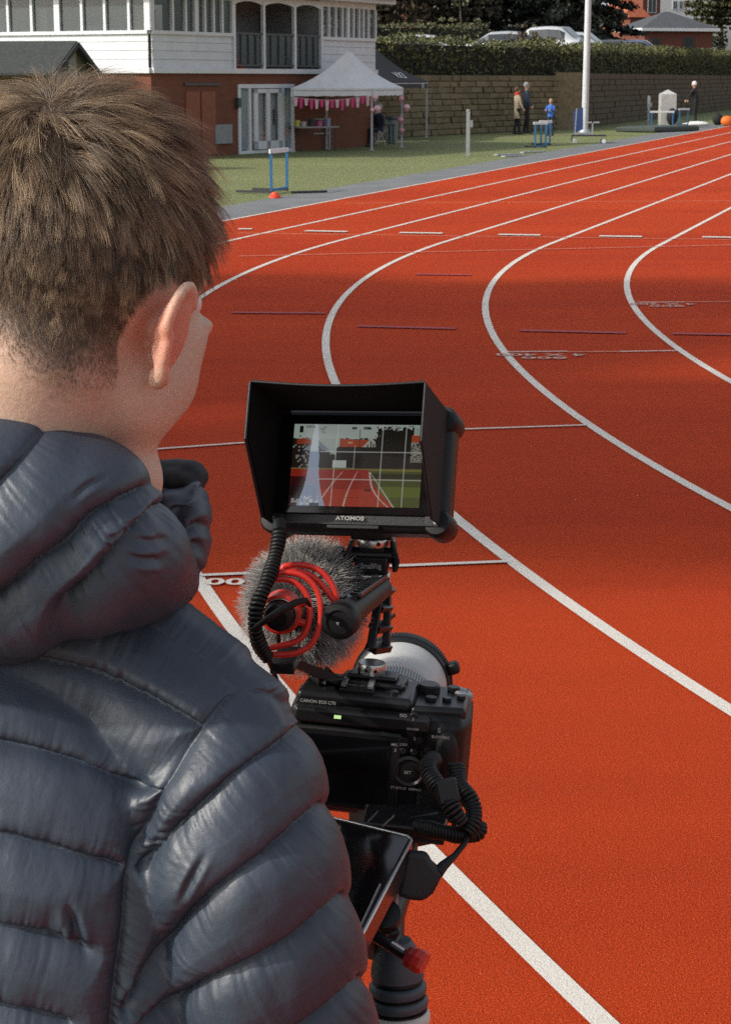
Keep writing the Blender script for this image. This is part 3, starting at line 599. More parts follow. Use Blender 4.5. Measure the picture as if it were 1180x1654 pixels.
for u, v, rz, lb in ((492, 238, .6, 'dark folding chair nearest the glazed door'), (512, 239.5, -.4, 'dark folding chair in front of the stall table'), (545, 236.5, 2.2, 'dark folding chair at the right end of the stall table')):
    chair(gp(u, v), rz, lb)
def binn(c, label, mat, h=.75, r=.2):
    T = Thing('bin', label, 'bin', c); c = np.asarray(c, float); m = MB(); m.lathe(c, (0, 0, 1), [(0, 0), (r*.85, 0), (r, h*.9), (0, h*.9)], 18); T.part('bin_body', m, mat); m = MB(); m.lathe(c+(0, 0, h*.9), (0, 0, 1), [(r*1.05, 0), (r*1.05, .04), (r*.5, .1), (0, .1)], 18); T.part('lid', m, DK)
binn(gp(632, 231), 'grey-green litter bin under the right side of the gazebo', M('grey_green_plastic', (.16, .21, .20), .5))
m = MB(); a, b = gp(398, 245.5), gp(532, 241); RA = Thing('hand_rail', 'low pale metal rail in front of the glazed door and stall', 'railing', (a+b)/2)
for zz in (.42, .80): m = MB(); m.tube([a+(0, 0, zz), b+(0, 0, zz)], .018, 8); RA.part('rail', m, ALU)
for f in (0, .5, 1): p = a+(b-a)*f; m = MB(); m.tube([p, p+(0, 0, .84)], .024, 8); RA.part('post', m, ALU)
yb = gp(577, 232); m = MB(); m.box(yb+(0, 0, .98), (.2, .02, .34)); T = Thing('wall_sign', 'yellow and orange notice fixed to a brown post in the gazebo', 'sign', yb); T.part('notice', m, M('yellow_notice', (.62, .33, .04), .6)); m = MB(); m.bar(yb+(0, .03, 0), yb+(0, .03, 1.6), .05); T.part('post', m, M('brown_post', (.20, .10, .05), .8)); m = MB(); m.box(yb+(0, -.014, 1.05), (.15, .006, .1)); T.part('print', m, CONE)

# ================================================================ PEOPLE (far)
def skin_mat(nm, c, sss=.0):
    t = NT(nm); t.base(c); t.set(Roughness=.55); return t.m
SKF = skin_mat('far_skin', (.50, .29, .21))
def figure(label, c, h, rz, coat, legs, hair, pose=None, hood=None, coatlen=.47, group=None, shoe=DK, arms=None, sit=False, lean=0):
    c = np.asarray(c, float); T = Thing('person', label, 'person', c, group); X = np.array([math.cos(rz), math.sin(rz), 0]); F_ = np.array([-X[1], X[0], 0])  # F_: facing
    Z = np.array([0, 0, 1.0]); k = h/1.75; q = lambda x, f, z: c+(X*x+F_*f+Z*z)*k
    hip = .92 if not sit else .46; L = lean
    m = MB()
    stance = .11
    for i in (-1, 1):
        if sit: pts = [q(.09*i, 0, .50), q(.11*i, .42, .50), q(.11*i, .46, .08)]
        else: pts = [q(.085*i, 0, .95), q(.10*i, .03, .50), q(stance*i, -.01+.05*i, .08)]
        m.tube(pts, [.088*k, .062*k, .045*k], 10)
    body = T.part('body', MB().ell(q(0, L*.9+.01, hip+.69+(0 if not sit else .0)), (.076*k, .095*k, .115*k), (X, F_, Z)).tube([q(0, L*.7, hip+.50), q(0, L*.85, hip+.62)], .05*k, 10), SKF)
    T.part('trousers', m, legs)
    m = MB(); zb = hip+.02-coatlen+.42
    pr = [(zb, .175, .12), (hip+.1, .155, .105), (hip+.25, .155, .11), (hip+.42, .19, .115), (hip+.50, .16, .09), (hip+.55, .07, .06)]
    V = []; n = 16
    for z, a, b in pr:
        f = (z-hip)/.55
        for j in range(n): t_ = 2*math.pi*j/n; V.append(q(math.cos(t_)*a, math.sin(t_)*b+L*max(f, 0)*.8, z))
    Fc = [(i*n+j, i*n+(j+1) % n, (i+1)*n+(j+1) % n, (i+1)*n+j) for i in range(len(pr)-1) for j in range(n)]+[tuple(range(n))[::-1], tuple(range(n*(len(pr)-1), n*len(pr)))]; m.add(V, Fc)
    for i, a_ in zip((-1, 1), arms or [((.26, .02, .22), (.25, .14, .0))]*2):
        e, w_ = a_; m.tube([q(.175*i, L*.7, hip+.46), q(e[0]*i, e[1]+L*.5, hip+e[2]), q(w_[0]*i, w_[1]+L*.5, hip+w_[2])], [.055*k, .045*k, .036*k], 9)
    T.part('coat', m, coat)
    m = MB()
    for i, a_ in zip((-1, 1), arms or [((.26, .02, .22), (.25, .14, .0))]*2):
        w_ = a_[1]; m.ell(q(w_[0]*i, w_[1]+L*.5+.03, hip+w_[2]-.03), (.03*k, .045*k, .06*k), (X, F_, Z), 10, 6)
    T.part('hand', m, SKF)
    m = MB(); m.ell(q(0, L*.9-.015, hip+.725), (.087*k, .105*k, .105*k), (X, F_, Z)); T.part('hair' if hood is None else 'hood', m, hood or hair)
    for i in (-1, 1):
        m = MB(); bx = q(stance*i, -.01+.05*i+(.0 if not sit else .47), .04); m.ell(bx+F_*.05*k, (.05*k, .14*k, .05*k), (X, F_, Z), 10, 6); T.part('shoe', m, shoe)
    return T
BLK = M('black_cloth', (.012, .012, .014), .8); NAVY = M('navy_cloth', (.02, .03, .06), .8); BEI = M('beige_cloth', (.36, .30, .22), .85); BLUE = M('blue_cloth', (.03, .12, .45), .7); WHC = M('white_cloth', (.75, .75, .74), .7); RED = M('red_cloth', (.5, .03, .03), .8)
HB = M('brown_hair', (.10, .06, .035), .8); HG = M('grey_hair', (.3, .3, .32), .8); HBL = M('blond_hair', (.4, .28, .14), .8)
T = figure('person in a long beige coat and red scarf standing by the wall', gp(834, 216.5), 1.60, -1.2, BEI, BLK, HB, coatlen=.78)
m = MB(); m.lathe(np.array(T.loc)+(0, 0, 1.29), (0, 0, 1), [(.06, .0), (.105, .03), (.10, .1), (.05, .12)], 14); T.part('scarf', m, RED)
figure('grey-haired person in dark clothes with a blue top beside the beige coat', gp(849, 214.5), 1.76, -1.5, NAVY, BLK, HG)
T2 = figure('small blond child in a bright blue jacket behind the blue hurdles', gp(888, 219), 1.22, 2.6, BLUE, NAVY, HBL, arms=[((.22, .1, .25), (.1, .26, .3))]*2)
figure('person in black with a white hood bending forward at the track edge', gp(1122, 201), 1.78, 1.2, BLK, BLK, HB, hood=WHC, shoe=WHC, lean=.12, arms=[((.22, .2, .25), (.2, .3, .05))]*2)
table(gp(618, 233.5), .6, .5, .55, .3, 'small dark folding table behind the person in white under the gazebo', DK)
T = figure('grey-haired person in navy seated under the right side of the gazebo', gp(612, 236), 1.6, 2.2, NAVY, NAVY, HG, sit=True)
chair(gp(607, 234.5), 2.2, 'dark folding chair under the seated person in the gazebo')
T = figure('person in black standing in shade at the back of the gazebo', gp(590, 234.5), 1.45, .4, BLK, BLK, HB)
T = figure('person in dark blue seen through the glazed pavilion door', RWf.P(RWf.uv(415, 200)[0], 0, -.7), 1.35, 3.0, NAVY, BLK, HB)

# ================================================================ TRACKSIDE FURNITURE
BLUEP = M('blue_paint', (.035, .16, .36), .5, var=.15, vscale=20); WHP = M('white_bar', (.72, .73, .74), .5)
def hurdle(label, c, rz, h=.76, wd=1.15, legmat=BLUEP, group='hurdles by the track'):
    c = np.asarray(c, float); T = Thing('hurdle', label, 'hurdle', c, group); X = np.array([math.cos(rz), math.sin(rz), 0]); Yv = np.array([-X[1], X[0], 0])
    m = MB(); m.box(c+(0, 0, h-.035), (wd, .03, .075), (X, Yv, (0, 0, 1))); T.part('top_bar', m, WHP, bevel=.006)
    for i in (-1, 1):
        m = MB(); m.bar(c+X*i*(wd/2-.06)+(0, 0, .08), c+X*i*(wd/2-.06)+(0, 0, h-.07), .045, .06); T.part('upright', m, legmat, auto=None)
        m = MB(); m.bar(c+X*i*(wd/2-.06)-Yv*.02+(0, 0, .03), c+X*i*(wd/2-.06)+Yv*.62+(0, 0, .03), .045, .04); T.part('foot', m, DK, auto=None)
    m = MB(); m.bar(c-X*(wd/2-.06)+(0, 0, .06), c+X*(wd/2-.06)+(0, 0, .06), .04); T.part('cross_bar', m, legmat, auto=None); return T
h1 = hurdle('blue hurdle with a white bar standing end-on, nearest the gazebo door', gp(451, 311), 1.25, .72, .85)
cb = gp(444, 319.5); 
Tc = Thing('marker_cone', 'flat red-orange marker cone at the foot of the nearest hurdle', 'marker cone', cb); m = MB(); m.lathe(cb, (0, 0, 1), [(.0, 0), (.10, 0), (.10, .01), (.045, .085), (.02, .085), (0, .085)], 20); Tc.part('cone_body', m, CONE); m = MB(); m.lathe(cb+(0, 0, .03), (0, 0, 1), [(.088, 0), (.09, .006), (.08, .012)], 20); Tc.part('rim', m, CONE)
m = MB(); a, b = gp(470, 312.5), gp(528, 311); m.tube([a+(0, 0, .02), b+(0, 0, .02)], .02, 8); single('dropped_bar', m, DK, 'thin black bar lying on the path beside the nearest hurdle', 'bar')
hurdle('blue hurdle left of the pair standing in front of the blond child', gp(872, 239), .35, .70, .44); hurdle('blue hurdle right behind its twin in front of the blond child', gp(880, 235), .35, .70, .40)
for u0, u1, v in ((800, 838, 251), (842, 878, 247), (812, 846, 253.5)):
    a, b = gp(u0, v), gp(u1, v-1.5); single('kerb_board', MB().box((a+b)/2+(0, 0, .015), (np.linalg.norm(b-a), .12, .03), (nrm(b-a), np.cross((0, 0, 1), nrm(b-a)), (0, 0, 1))), ALU, {800: 'left white board lying on the path below the paired hurdles', 842: 'right white board lying on the path below the paired hurdles', 812: 'nearest white board lying on the path edge below the hurdles'}[u0], 'board', 'boards lying on the path')
# hurdle trolley beside the white pole
c = gp(950, 231); Tt = Thing('hurdle_trolley', 'metal trolley carrying an upright blue board beside the white pole', 'trolley', c)
m = MB(); m.box(c+(0, 0, .22), (1.0, .5, .04)); m.bar(c+(-.5, 0, .22), c+(-.5, 0, .05), .03); Tt.part('deck', m, DK)
m = MB(); c_ = py(933, 200, c[1]); m.hexa([py(u, v, y) for v0 in (0,) for u, v, y in ((925, 215, c[1]-.02), (941, 209, c[1]+.5), (941, 209, c[1]+.53), (925, 215, c[1]+.01), (925, 180, c[1]-.02), (941, 173, c[1]+.5), (941, 173, c[1]+.53), (925, 180, c[1]+.01))]); Tt.part('blue_board', m, M('blue_board', (.03, .14, .42), .5), auto=None)
m = MB(); m.bar(c+(-.42, -.02, .24), c+(-.38, -.02, 1.0), .03); m.bar(c+(.1, .0, .24), c+(.1, .0, .62), .04); m.bar(c+(-.1, 0, .60), c+(.3, 0, .60), .04); Tt.part('frame', m, ALU, auto=None)
for dx in (-.42, .42):
    for dy in (-.22, .22): m = MB(); p = c+(dx, dy, .06); m.lathe(p-(0, .02, 0), (0, 1, 0), [(0, 0), (.06, 0), (.06, .04), (0, .04)], 12); Tt.part('wheel', m, WHP)
# lighting pole
pb = gp(943, 219); PL = Thing('lighting_pole', 'tall white steel lighting pole rising out of the top of the view', 'pole', pb); m = MB(); m.tube([pb, pb+(.04, 0, 6), pb+(.08, 0, 12)], [.115, .10, .09], 20); PL.part('shaft', m, M('pole_white', (.56, .58, .60), .45, var=.08, vscale=3)); m = MB(); m.box(pb+(0, 0, .05), (.5, .5, .1)); PL.part('base', m, GREYP)
m = MB(); m.lathe(pb+(0, 0, .1), (0, 0, 1), [(.2, 0), (.2, .03), (.14, .12)], 16); PL.part('collar', m, ALU)
m = MB(); m.box(pb+(.08, 0, 12), (1.6, .2, .15)); cb_ = PL.part('cross_arm', m, ALU)
for dx in (-.6, .6): m = MB(); m.box(pb+(.08+dx, -.2, 12.1), (.4, .2, .3)); PL.part('floodlight', m, GREYP, parent=cb_)
# grey posts
def post(label, b, h, wd, boxz=True):
    T = Thing('post', label, 'post', b); m = MB(); m.bar(b, b+(0, 0, h), wd); T.part('shaft', m, M('galvanised', (.30, .32, .33), .6)); m = MB(); m.box(b+(wd*.5+.02, 0, h*.72), (.10, wd*.9, h*.16)); T.part('bracket', m, GREYP); m = MB(); m.lathe(b+(0, 0, h), (0, 0, 1), [(wd*.6, 0), (wd*.6, .03), (0, .05)], 8); T.part('cap', m, GREYP)
post('short grey metal post on the grass between gazebo and couple', gp(755, 252), 1.08, .085); post('short dark grey post left of the stone pillar', gp(1046, 203), 1.15, .10)
# stone pillar, hurdles, bag, mat, far right group
pc = gp(1076, 206); PT = Thing('stone_pillar', 'pale grey stone pillar with a pointed top behind the white-barred hurdle', 'pillar', pc); w_ = .31
m = MB(); m.hexa([pc+(x*w_, y*w_, z) for z in (0, 1.28) for x, y in ((-1, -1), (1, -1), (1, 1), (-1, 1))]); PT.part('shaft', m, M('pale_stone', (.42, .42, .41), .8, var=.12, vscale=6), bevel=.015)
m = MB(); m.add([pc+(x*w_, y*w_, 1.283) for x, y in ((-1, -1), (1, -1), (1, 1), (-1, 1))]+[pc+(0, 0, 1.46)], [(0, 1, 4), (1, 2, 4), (2, 3, 4), (3, 0, 4), (3, 2, 1, 0)]); PT.part('pointed_cap', m, M('pale_stone_cap', (.46, .46, .45), .8))
hurdle('white-barred hurdle in front of the stone pillar', gp(1068, 207.5), .08, .66, .95); hurdle('blue-legged hurdle with a white bar near the bending person', gp(1103, 203.5), .5, .70, .55)
bc = gp(1084, 206.5); T = Thing('sports_bag', 'black bag hanging over the white-barred hurdle', 'bag', bc+(0, 0, .1)); m = MB(); m.ell(bc+(0, 0, .42), (.22, .12, .33), n=16); T.part('bag_body', m, BLK); m = MB(); m.tube([bc+(-.1, -.03, .6), bc+(0, -.03, .76), bc+(.1, -.03, .6)], .015, 6); T.part('strap', m, BLK)
a, b = gp(1027, 214), gp(1100, 211); T = Thing('landing_mat', 'flat dark green mat lying at the edge of the grass', 'mat', (a+b)/2); m = MB(); t_ = nrm(b-a); m.box((a+b)/2+(0, .4, .09), (np.linalg.norm(b-a), 1.6, .16), (t_, np.cross((0, 0, 1), t_), (0, 0, 1))); T.part('mat_body', m, M('dark_green_vinyl', (.035, .05, .042), .6), bevel=.03); m = MB(); m.box((a+b)/2+(0, .4, .18), (np.linalg.norm(b-a)*.9, 1.4, .02), (t_, np.cross((0, 0, 1), t_), (0, 0, 1))); T.part('cover', m, M('mat_cover', (.06, .08, .07), .7))
c = gp(1122, 203); T = Thing('starting_block_cover', 'white sheet heaped on the path by the bending person', 'sheet', c); m = MB(); m.ell(c+(.1, .2, .06), (.5, .3, .12)); m.ell(c+(-.25, .1, .04), (.3, .25, .08)); T.part('sheet_fold', m, WHC)
c = gp(1160, 202); T = Thing('sports_bag', 'black sports bag left of the orange one at the right edge', 'bag', c); m = MB(); m.ell(c+(-.05, 0, .22), (.22, .16, .24)); T.part('bag_body', m, BLK); m = MB(); m.tube([c+(-.15, 0, .4), c+(-.05, 0, .56), c+(.05, 0, .4)], .015, 6); T.part('strap', m, BLK)
c = gp(1171, 203.5); T = Thing('sports_bag', 'orange bag beside the black one at the right edge', 'bag', c); m = MB(); m.ell(c+(.05, 0, .19), (.26, .18, .22)); T.part('bag_body', m, M('orange_cloth', (.75, .17, .02), .6)); m = MB(); m.tube([c+(-.05, 0, .36), c+(.05, 0, .50), c+(.15, 0, .36)], .015, 6); T.part('strap', m, BLK)

# ================================================================ CARS on the terrace
CG = glass_mat('car_glass', (.02, .025, .03), 1.0)
def car(label, c, rz, col, L=4.3, wd=1.8, h=1.5, van=False):
    c = np.asarray(c, float); T = Thing('parked_car', label, 'car', c, 'cars parked behind the hedge'); X = np.array([math.cos(rz), math.sin(rz), 0]); Yv = np.array([-X[1], X[0], 0]); Z = np.array([0, 0, 1.0])
    t = NT('car_paint'); t.base(col); t.set(Roughness=.3, Metallic=.4); t.b.inputs['Coat Weight'].default_value = 1; paint = t.m
    xs = np.linspace(-.5, .5, 25)*L; belt = lambda x: .62*h-.10*h*max(0, (x/L-.15)*2.2)**1.2; 
    def roof(x):
        f = x/L+.5; pts = [(0, .60), (.06, .66), (.2, .97), (.35, 1.0), (.55, .97), (.72, .66), (.97, .52), (1, .42)]; return h*np.interp(f, *zip(*pts))
    V = []; n = 14
    for x in xs:
        top = roof(x); bl = min(belt(x), top-.005); f = abs(x/L)*2; hw = wd/2*(1-.10*f**4); prof = [(hw*.92, .22), (hw, .4), (hw, bl*.9), (hw*.97, bl), (hw*.80, bl+(top-bl)*.85), (hw*.62, top), (0, top+.02)]
        prof = prof+[(-a, z) for a, z in prof[-2::-1]]; V += [c+X*x+Yv*a+Z*z for a, z in prof]
    n = 13; m = MB(); F = [(i*n+j, i*n+j+1, (i+1)*n+j+1, (i+1)*n+j) for i in range(24) for j in range(n-1)]+[(i*n+n-1, i*n, (i+1)*n, (i+1)*n+n-1) for i in range(24)]+[tuple(range(n)), tuple(24*n+j for j in range(n))[::-1]]
    m.add(V, F); T.part('body', m, paint, auto=50)
    for sd_ in (-1, 1):
        m = MB(); P = []
        for x in np.linspace(-.34, .18, 9)*L:
            top, bl = roof(x), belt(x); hw = wd/2; P.append((x, bl+.04, max(bl+.06, bl+(top-bl)*.78), hw))
        V2 = [c+X*x+Yv*sd_*(hw*.97+.012)+Z*z0 for x, z0, z1, hw in P]+[c+X*x+Yv*sd_*(hw*.82+.012)+Z*z1 for x, z0, z1, hw in P]
        m.add(V2, [(i, i+1, 10+i, 9+i) for i in range(8)]); T.part('side_window', m, CG, auto=None)
        for x in (-.31, .31):
            p = c+X*x*L+Yv*sd_*(wd/2-.1)+Z*.32; m = MB(); m.lathe(p-Yv*.11, Yv, [(0, 0), (.31, 0), (.32, .03), (.32, .19), (.31, .22), (0, .22)], 20); wo_ = T.part('wheel', m, BLK); m = MB(); m.lathe(p+Yv*sd_*.115, Yv*sd_, [(0, .01), (.19, .01), (.2, 0)], 16); T.part('rim', m, ALU, parent=wo_)
    for x0, x1, nm in ((.19, .04, 'windscreen'), (-.44, -.30, 'rear_window')):
        m = MB(); P = []
        for x in (x0*L, x1*L):
            z = roof(x)+.035; P += [c+X*x+Yv*a+Z*z for a in (-wd*.34, wd*.34)]
        m.add(P, [(0, 1, 3, 2)]); T.part(nm, m, CG, auto=None)
    return T
ZT2 = 2.55
struct('car_park', MB().prism([np.array([*p, 2.2]) for p in ((-6, 70), WB+(-1.0, 8), (27, 152), (118, 175), (118, 400), (-140, 400), (-140, 72))], (0, 0, .35)), M('car_park_tarmac', (.06, .06, .06), .9, var=.25, vscale=1.2))
for lb, u, Y, rz, col, L, h in (
    ('silver hatchback at the left end of the row behind the hedge', 800, 93, 2.9, (.50, .52, .54), 4.0, 1.44),
    ('white estate car whose roof shows highest behind the hedge', 868, 94, 2.75, (.62, .64, .66), 4.4, 1.68),
    ('silver saloon just left of the white lighting pole', 905, 97, 2.8, (.55, .57, .60), 4.3, 1.5),
    ('dark car right of the white lighting pole, roof only', 963, 108, 2.9, (.10, .11, .13), 4.2, 1.36),
    ('blue-grey car at the right end of the row', 1004, 114, 2.9, (.38, .45, .58), 4.3, 1.46),
    ('white car between the two hedges near the pavilion', 660, 90, 3.0, (.66, .68, .70), 4.0, 1.22)):
    p = py(u, 90, Y); car(lb, (p[0], Y, ZT2), rz, col, L, 1.8, h)

# ================================================================ FAR BUILDINGS
def house(name, label, cat, u0, u1, Y, ztop, rz_depth, wall, wins=(), roof=None, zb=2.0, hip=None, uvb=True, eave=.35, fas=None):
    p0, p1 = py(u0, 60, Y), py(u1, 60, Y+rz_depth); fr = Fr(p0[:2], p1[:2]); T = Thing(name, label, cat, (*(p0[:2]+p1[:2])/2, zb))
    m = MB(); D_ = max(4, fr.L*.8); fr.slab(m, 0, fr.L, zb, ztop, -D_, 0); o = T.part('wall', m, wall, auto=None)
    if uvb: uv_wall(o, fr.T3, T.loc)
    for (a0, a1, b0, b1) in wins:
        s0, z1 = fr.uv(a0, b0); s1, z0 = fr.uv(a1, b1); m = MB(); fr.slab(m, s0-.06, s1+.06, z0-.06, z1+.06, -.02, .05); f_ = T.part('window', m, WHITE if name != 'brick_hut' else RAIL, auto=None)
        for i in range(2):
            m = MB(); d = (s1-s0)/2; fr.slab(m, s0+i*d+.03, s0+(i+1)*d-.03, z0, z1, .05, .06); T.part('pane', m, CG, parent=f_, auto=None)
    if roof is not None:
        e = eave; c = [fr.P(-e, ztop, e), fr.P(fr.L+e, ztop, e), fr.P(fr.L+e, ztop, -D_-e), fr.P(-e, ztop, -D_-e)]; ins = hip if hip is not None else .5
        r0, r1 = fr.P(fr.L*ins, ztop+roof[1], -D_/2), fr.P(fr.L*(1-ins), ztop+roof[1], -D_/2); m = MB(); m.add(c+[r0, r1], [(0, 1, 5, 4), (1, 2, 5), (2, 3, 4, 5), (3, 0, 4), (3, 2, 1, 0)]); T.part('roof', m, roof[0], auto=None)
        if fas: m = MB(); fr.slab(m, -e-.02, fr.L+e+.02, ztop-.22, ztop-.01, .1, e+.04); T.part('gutter', m, WHITE, auto=None); m = MB(); fr2 = Fr(fr.P(0, 0)[:2], fr.P(0, 0, -D_)[:2]); fr2.slab(m, -.3, fr2.L+.3, ztop-.22, ztop-.01, .1, e+.04); T.part('gutter', m, WHITE, auto=None)
    return T
OT = M('orange_tile', (.38, .10, .045), .8, var=.25, vscale=4)
house('brick_hut', 'square dark red brick hut with a hipped slate roof behind the hedge', 'building', 1040, 1150, 140, 1.826+(129-49)/FPX*140, 1.5, BRICKR, ((1052, 1063, 63, 81), (1104, 1118, 61, 80)), (TILE, 1.15), hip=.46, fas=True)
house('brick_house', 'tall orange brick house with white windows left of the white building', 'building', 1036, 1064, 185, 13, 1, BRICK, ((1046, 1058, -5, 20), (1046, 1058, -40, -20)), (OT, 3.0), hip=.3)
house('brick_house', 'lower orange brick house with a steep tiled roof behind the hut', 'building', 1016, 1042, 178, 1.826+(129-33)/FPX*178, 1, BRICK, (), (OT, 2.2), hip=.35)
house('white_house', 'white rendered building with small windows above the brick hut', 'building', 1063, 1122, 195, 15, 1, M('white_render', (.62, .62, .61), .8), ((1086, 1092, 2, 14), (1096, 1101, 2, 14), (1086, 1092, -40, -20)), (TILE, 2.5), hip=.3, uvb=False)
house('brick_house', 'dark brick house with a red gable glimpsed between brown trees', 'building', 676, 700, 135, 1.826+(129-5)/FPX*135+1.5, 1, BRICKR, (), (TILE, 1.5), hip=.3)
house('grey_house', 'pale blue-grey building seen in the gap right of the conifers', 'building', 985, 1040, 230, 13.5, 1, M('grey_render', (.30, .33, .37), .9), ((1000, 1008, 12, 26),), (TILE, 2.5), hip=.3, uvb=False)
# ================================================================ CAMERA RIG
def plastic(nm, col, rough=.45, bump=.0006, bs=900, spec=.5):
    t = NT(nm); v = t.coord(); t.base(t.ramp(t.noise(v, 40, 3), [(.3, tuple(np.array(col)*.85)), (.7, tuple(np.array(col)*1.15))])); t.set(Roughness=rough); t.b.inputs['Specular IOR Level'].default_value = spec
    if bump: t.bump(t.noise(v, bs, 2), .35, bump)
    return t.m
BKP = plastic('black_plastic', (.008, .008, .0085), .42, .0006, 900, .35); BKM = plastic('black_anodised', (.011, .011, .012), .34, 0, 900, .4); FELT = plastic('black_felt', (.006, .006, .0065), .95, .001, 500, .2)
HOODM = plastic('hood_fabric', (.012, .012, .0125), .8, .001, 700, .3); SIL = M('machined_silver', (.62, .62, .61), .3, .9, var=.05); GLS = plastic('black_glass', (.004, .004, .005), .08, 0)
REDP = M('red_plastic', (.60, .03, .018), .38, var=.06); GRB = M('blue_grey_rubber', (.06, .078, .095), .5, var=.1); RUBB = plastic('rubber', (.007, .007, .0075), .5, .0004, 600, .35)
WPR = M('white_print', (.26, .26, .255), .6, var=0)
class LF:   # local frame
    def __init__(s, o, x, y, z): s.o = np.asarray(o, float); s.x, s.y, s.z = nrm(x), nrm(y), nrm(z); s.ax = (s.x, s.y, s.z)
    def __call__(s, a, b, c): return s.o+s.x*a+s.y*b+s.z*c
def ortho(n, xh):
    n = nrm(n); x = nrm(np.asarray(xh)-n*(np.asarray(xh)@n)); return x, np.cross(n, x), n
# ---- monitor: x right, y up, z towards the operator
mn = nrm(-math.sin(R(15))*CR+math.sin(R(12))*CU-math.cos(R(15))*CF); mx, my, mz = ortho(mn, CR-.075*CU)
F1 = LF(pd(577, 758, 1.70), mx, my, mz)
MO = Thing('field_monitor', 'black hooded field monitor on top of the camera showing a live picture of the track', 'monitor', F1(0, -.055, -.015))
m = MB(); m.box(F1(0, 0, -.016), (.163, .108, .030), F1.ax); MO.part('body', m, BKP, bevel=.007, seg=3)
m = MB(); m.box(F1(-.002, .004, -.0005), (.146, .088, .003), F1.ax); gl = MO.part('bezel', m, GLS, bevel=.001)
for sx in (-1, 1):
    for sy in (-1, 1):
        m = MB(); p = F1(sx*.0722, sy*.0445, 0); m.lathe(p, mz, [(0, -.034), (.0105, -.034), (.0125, -.031), (.0125, -.003), (.0105, 0), (.004, .0005), (0, .0005)], 24)
        q = MO.part('corner_bumper', m, RUBB, auto=40); m = MB(); m.lathe(p, mz, [(0, .001), (.0022, .001), (.0024, .0003)], 12); MO.part('screw', m, SIL, parent=q)
# hood of four panels (they flare slightly, the sides are cut back at the bottom)
def hood():
    x0, x1, yt, yb = -.0735, .0745, .052, -.047; th = .0016
    def panel(name, P, out, mat=HOODM):   # P polygon (front side), thickness outward
        m = MB(); m.prism(P, np.asarray(out)*th); return MO.part(name, m, mat, auto=None)
    D = .083
    tl, tr = F1(x0-.0, yt+.002, D), F1(x1-.0, yt+.002, D)
    n = 10; top_f = [F1(x0+(x1-x0)*i/n, yt+.002-.0035*math.sin(math.pi*i/n), D) for i in range(n+1)]; top_b = [F1(x0+(x1-x0)*i/n, yt-.0, .0) for i in range(n+1)]
    m = MB(); V = top_f+top_b+[p+my*th for p in top_f+top_b]; k = n+1
    F = [(i, i+1, k+i+1, k+i) for i in range(n)]+[(2*k+i, 3*k+i, 3*k+i+1, 2*k+i+1) for i in range(n)]+[(i, 2*k+i, 2*k+i+1, i+1) for i in range(n)]+[(k+i, k+i+1, 3*k+i+1, 3*k+i) for i in range(n)]+[(0, k, 3*k, 2*k), (n, 2*k+n, 3*k+n, k+n)]
    m.add(V, F); MO.part('hood_top', m, HOODM, auto=None)
    for x, s in ((x0, -1), (x1, 1)):
        fl = .0*s
        panel('hood_side', [F1(x, yt, 0), F1(x+fl, yt+.002, D), F1(x+fl, .006, D), F1(x, yb-.001, .022 if s < 0 else .03), F1(x, yb-.001, 0)], mx*s)
        m = MB(); pl = [F1(x+fl+s*.001, yt+.002, D+.0005), F1(x+fl+s*.001, .006, D+.0005), F1(x+s*.001, yb-.001, (.022 if s < 0 else .03)+.0005)]; m.tube(pl, .0013, 8); MO.part('hood_edge', m, RUBB)
    m = MB(); m.tube([p+my*.001 for p in top_f], .0013, 8); MO.part('hood_edge', m, RUBB)
    for x, s in ((x0+.0006, 1), (x1-.0006, -1)): # felt lining
        m = MB(); m.prism([F1(x, yt-.001, .001), F1(x, yt+.0008, D-.002), F1(x, .006, D-.002), F1(x, yb, .02), F1(x, yb, .001)], mx*s*.0006); MO.part('lining', m, FELT, auto=None)
    m = MB(); V = [p-my*.0006 for p in top_f+top_b]; m.add(V, [(i, k+i, k+i+1, i+1) for i in range(n)]); MO.part('lining', m, FELT, auto=None)
hood()
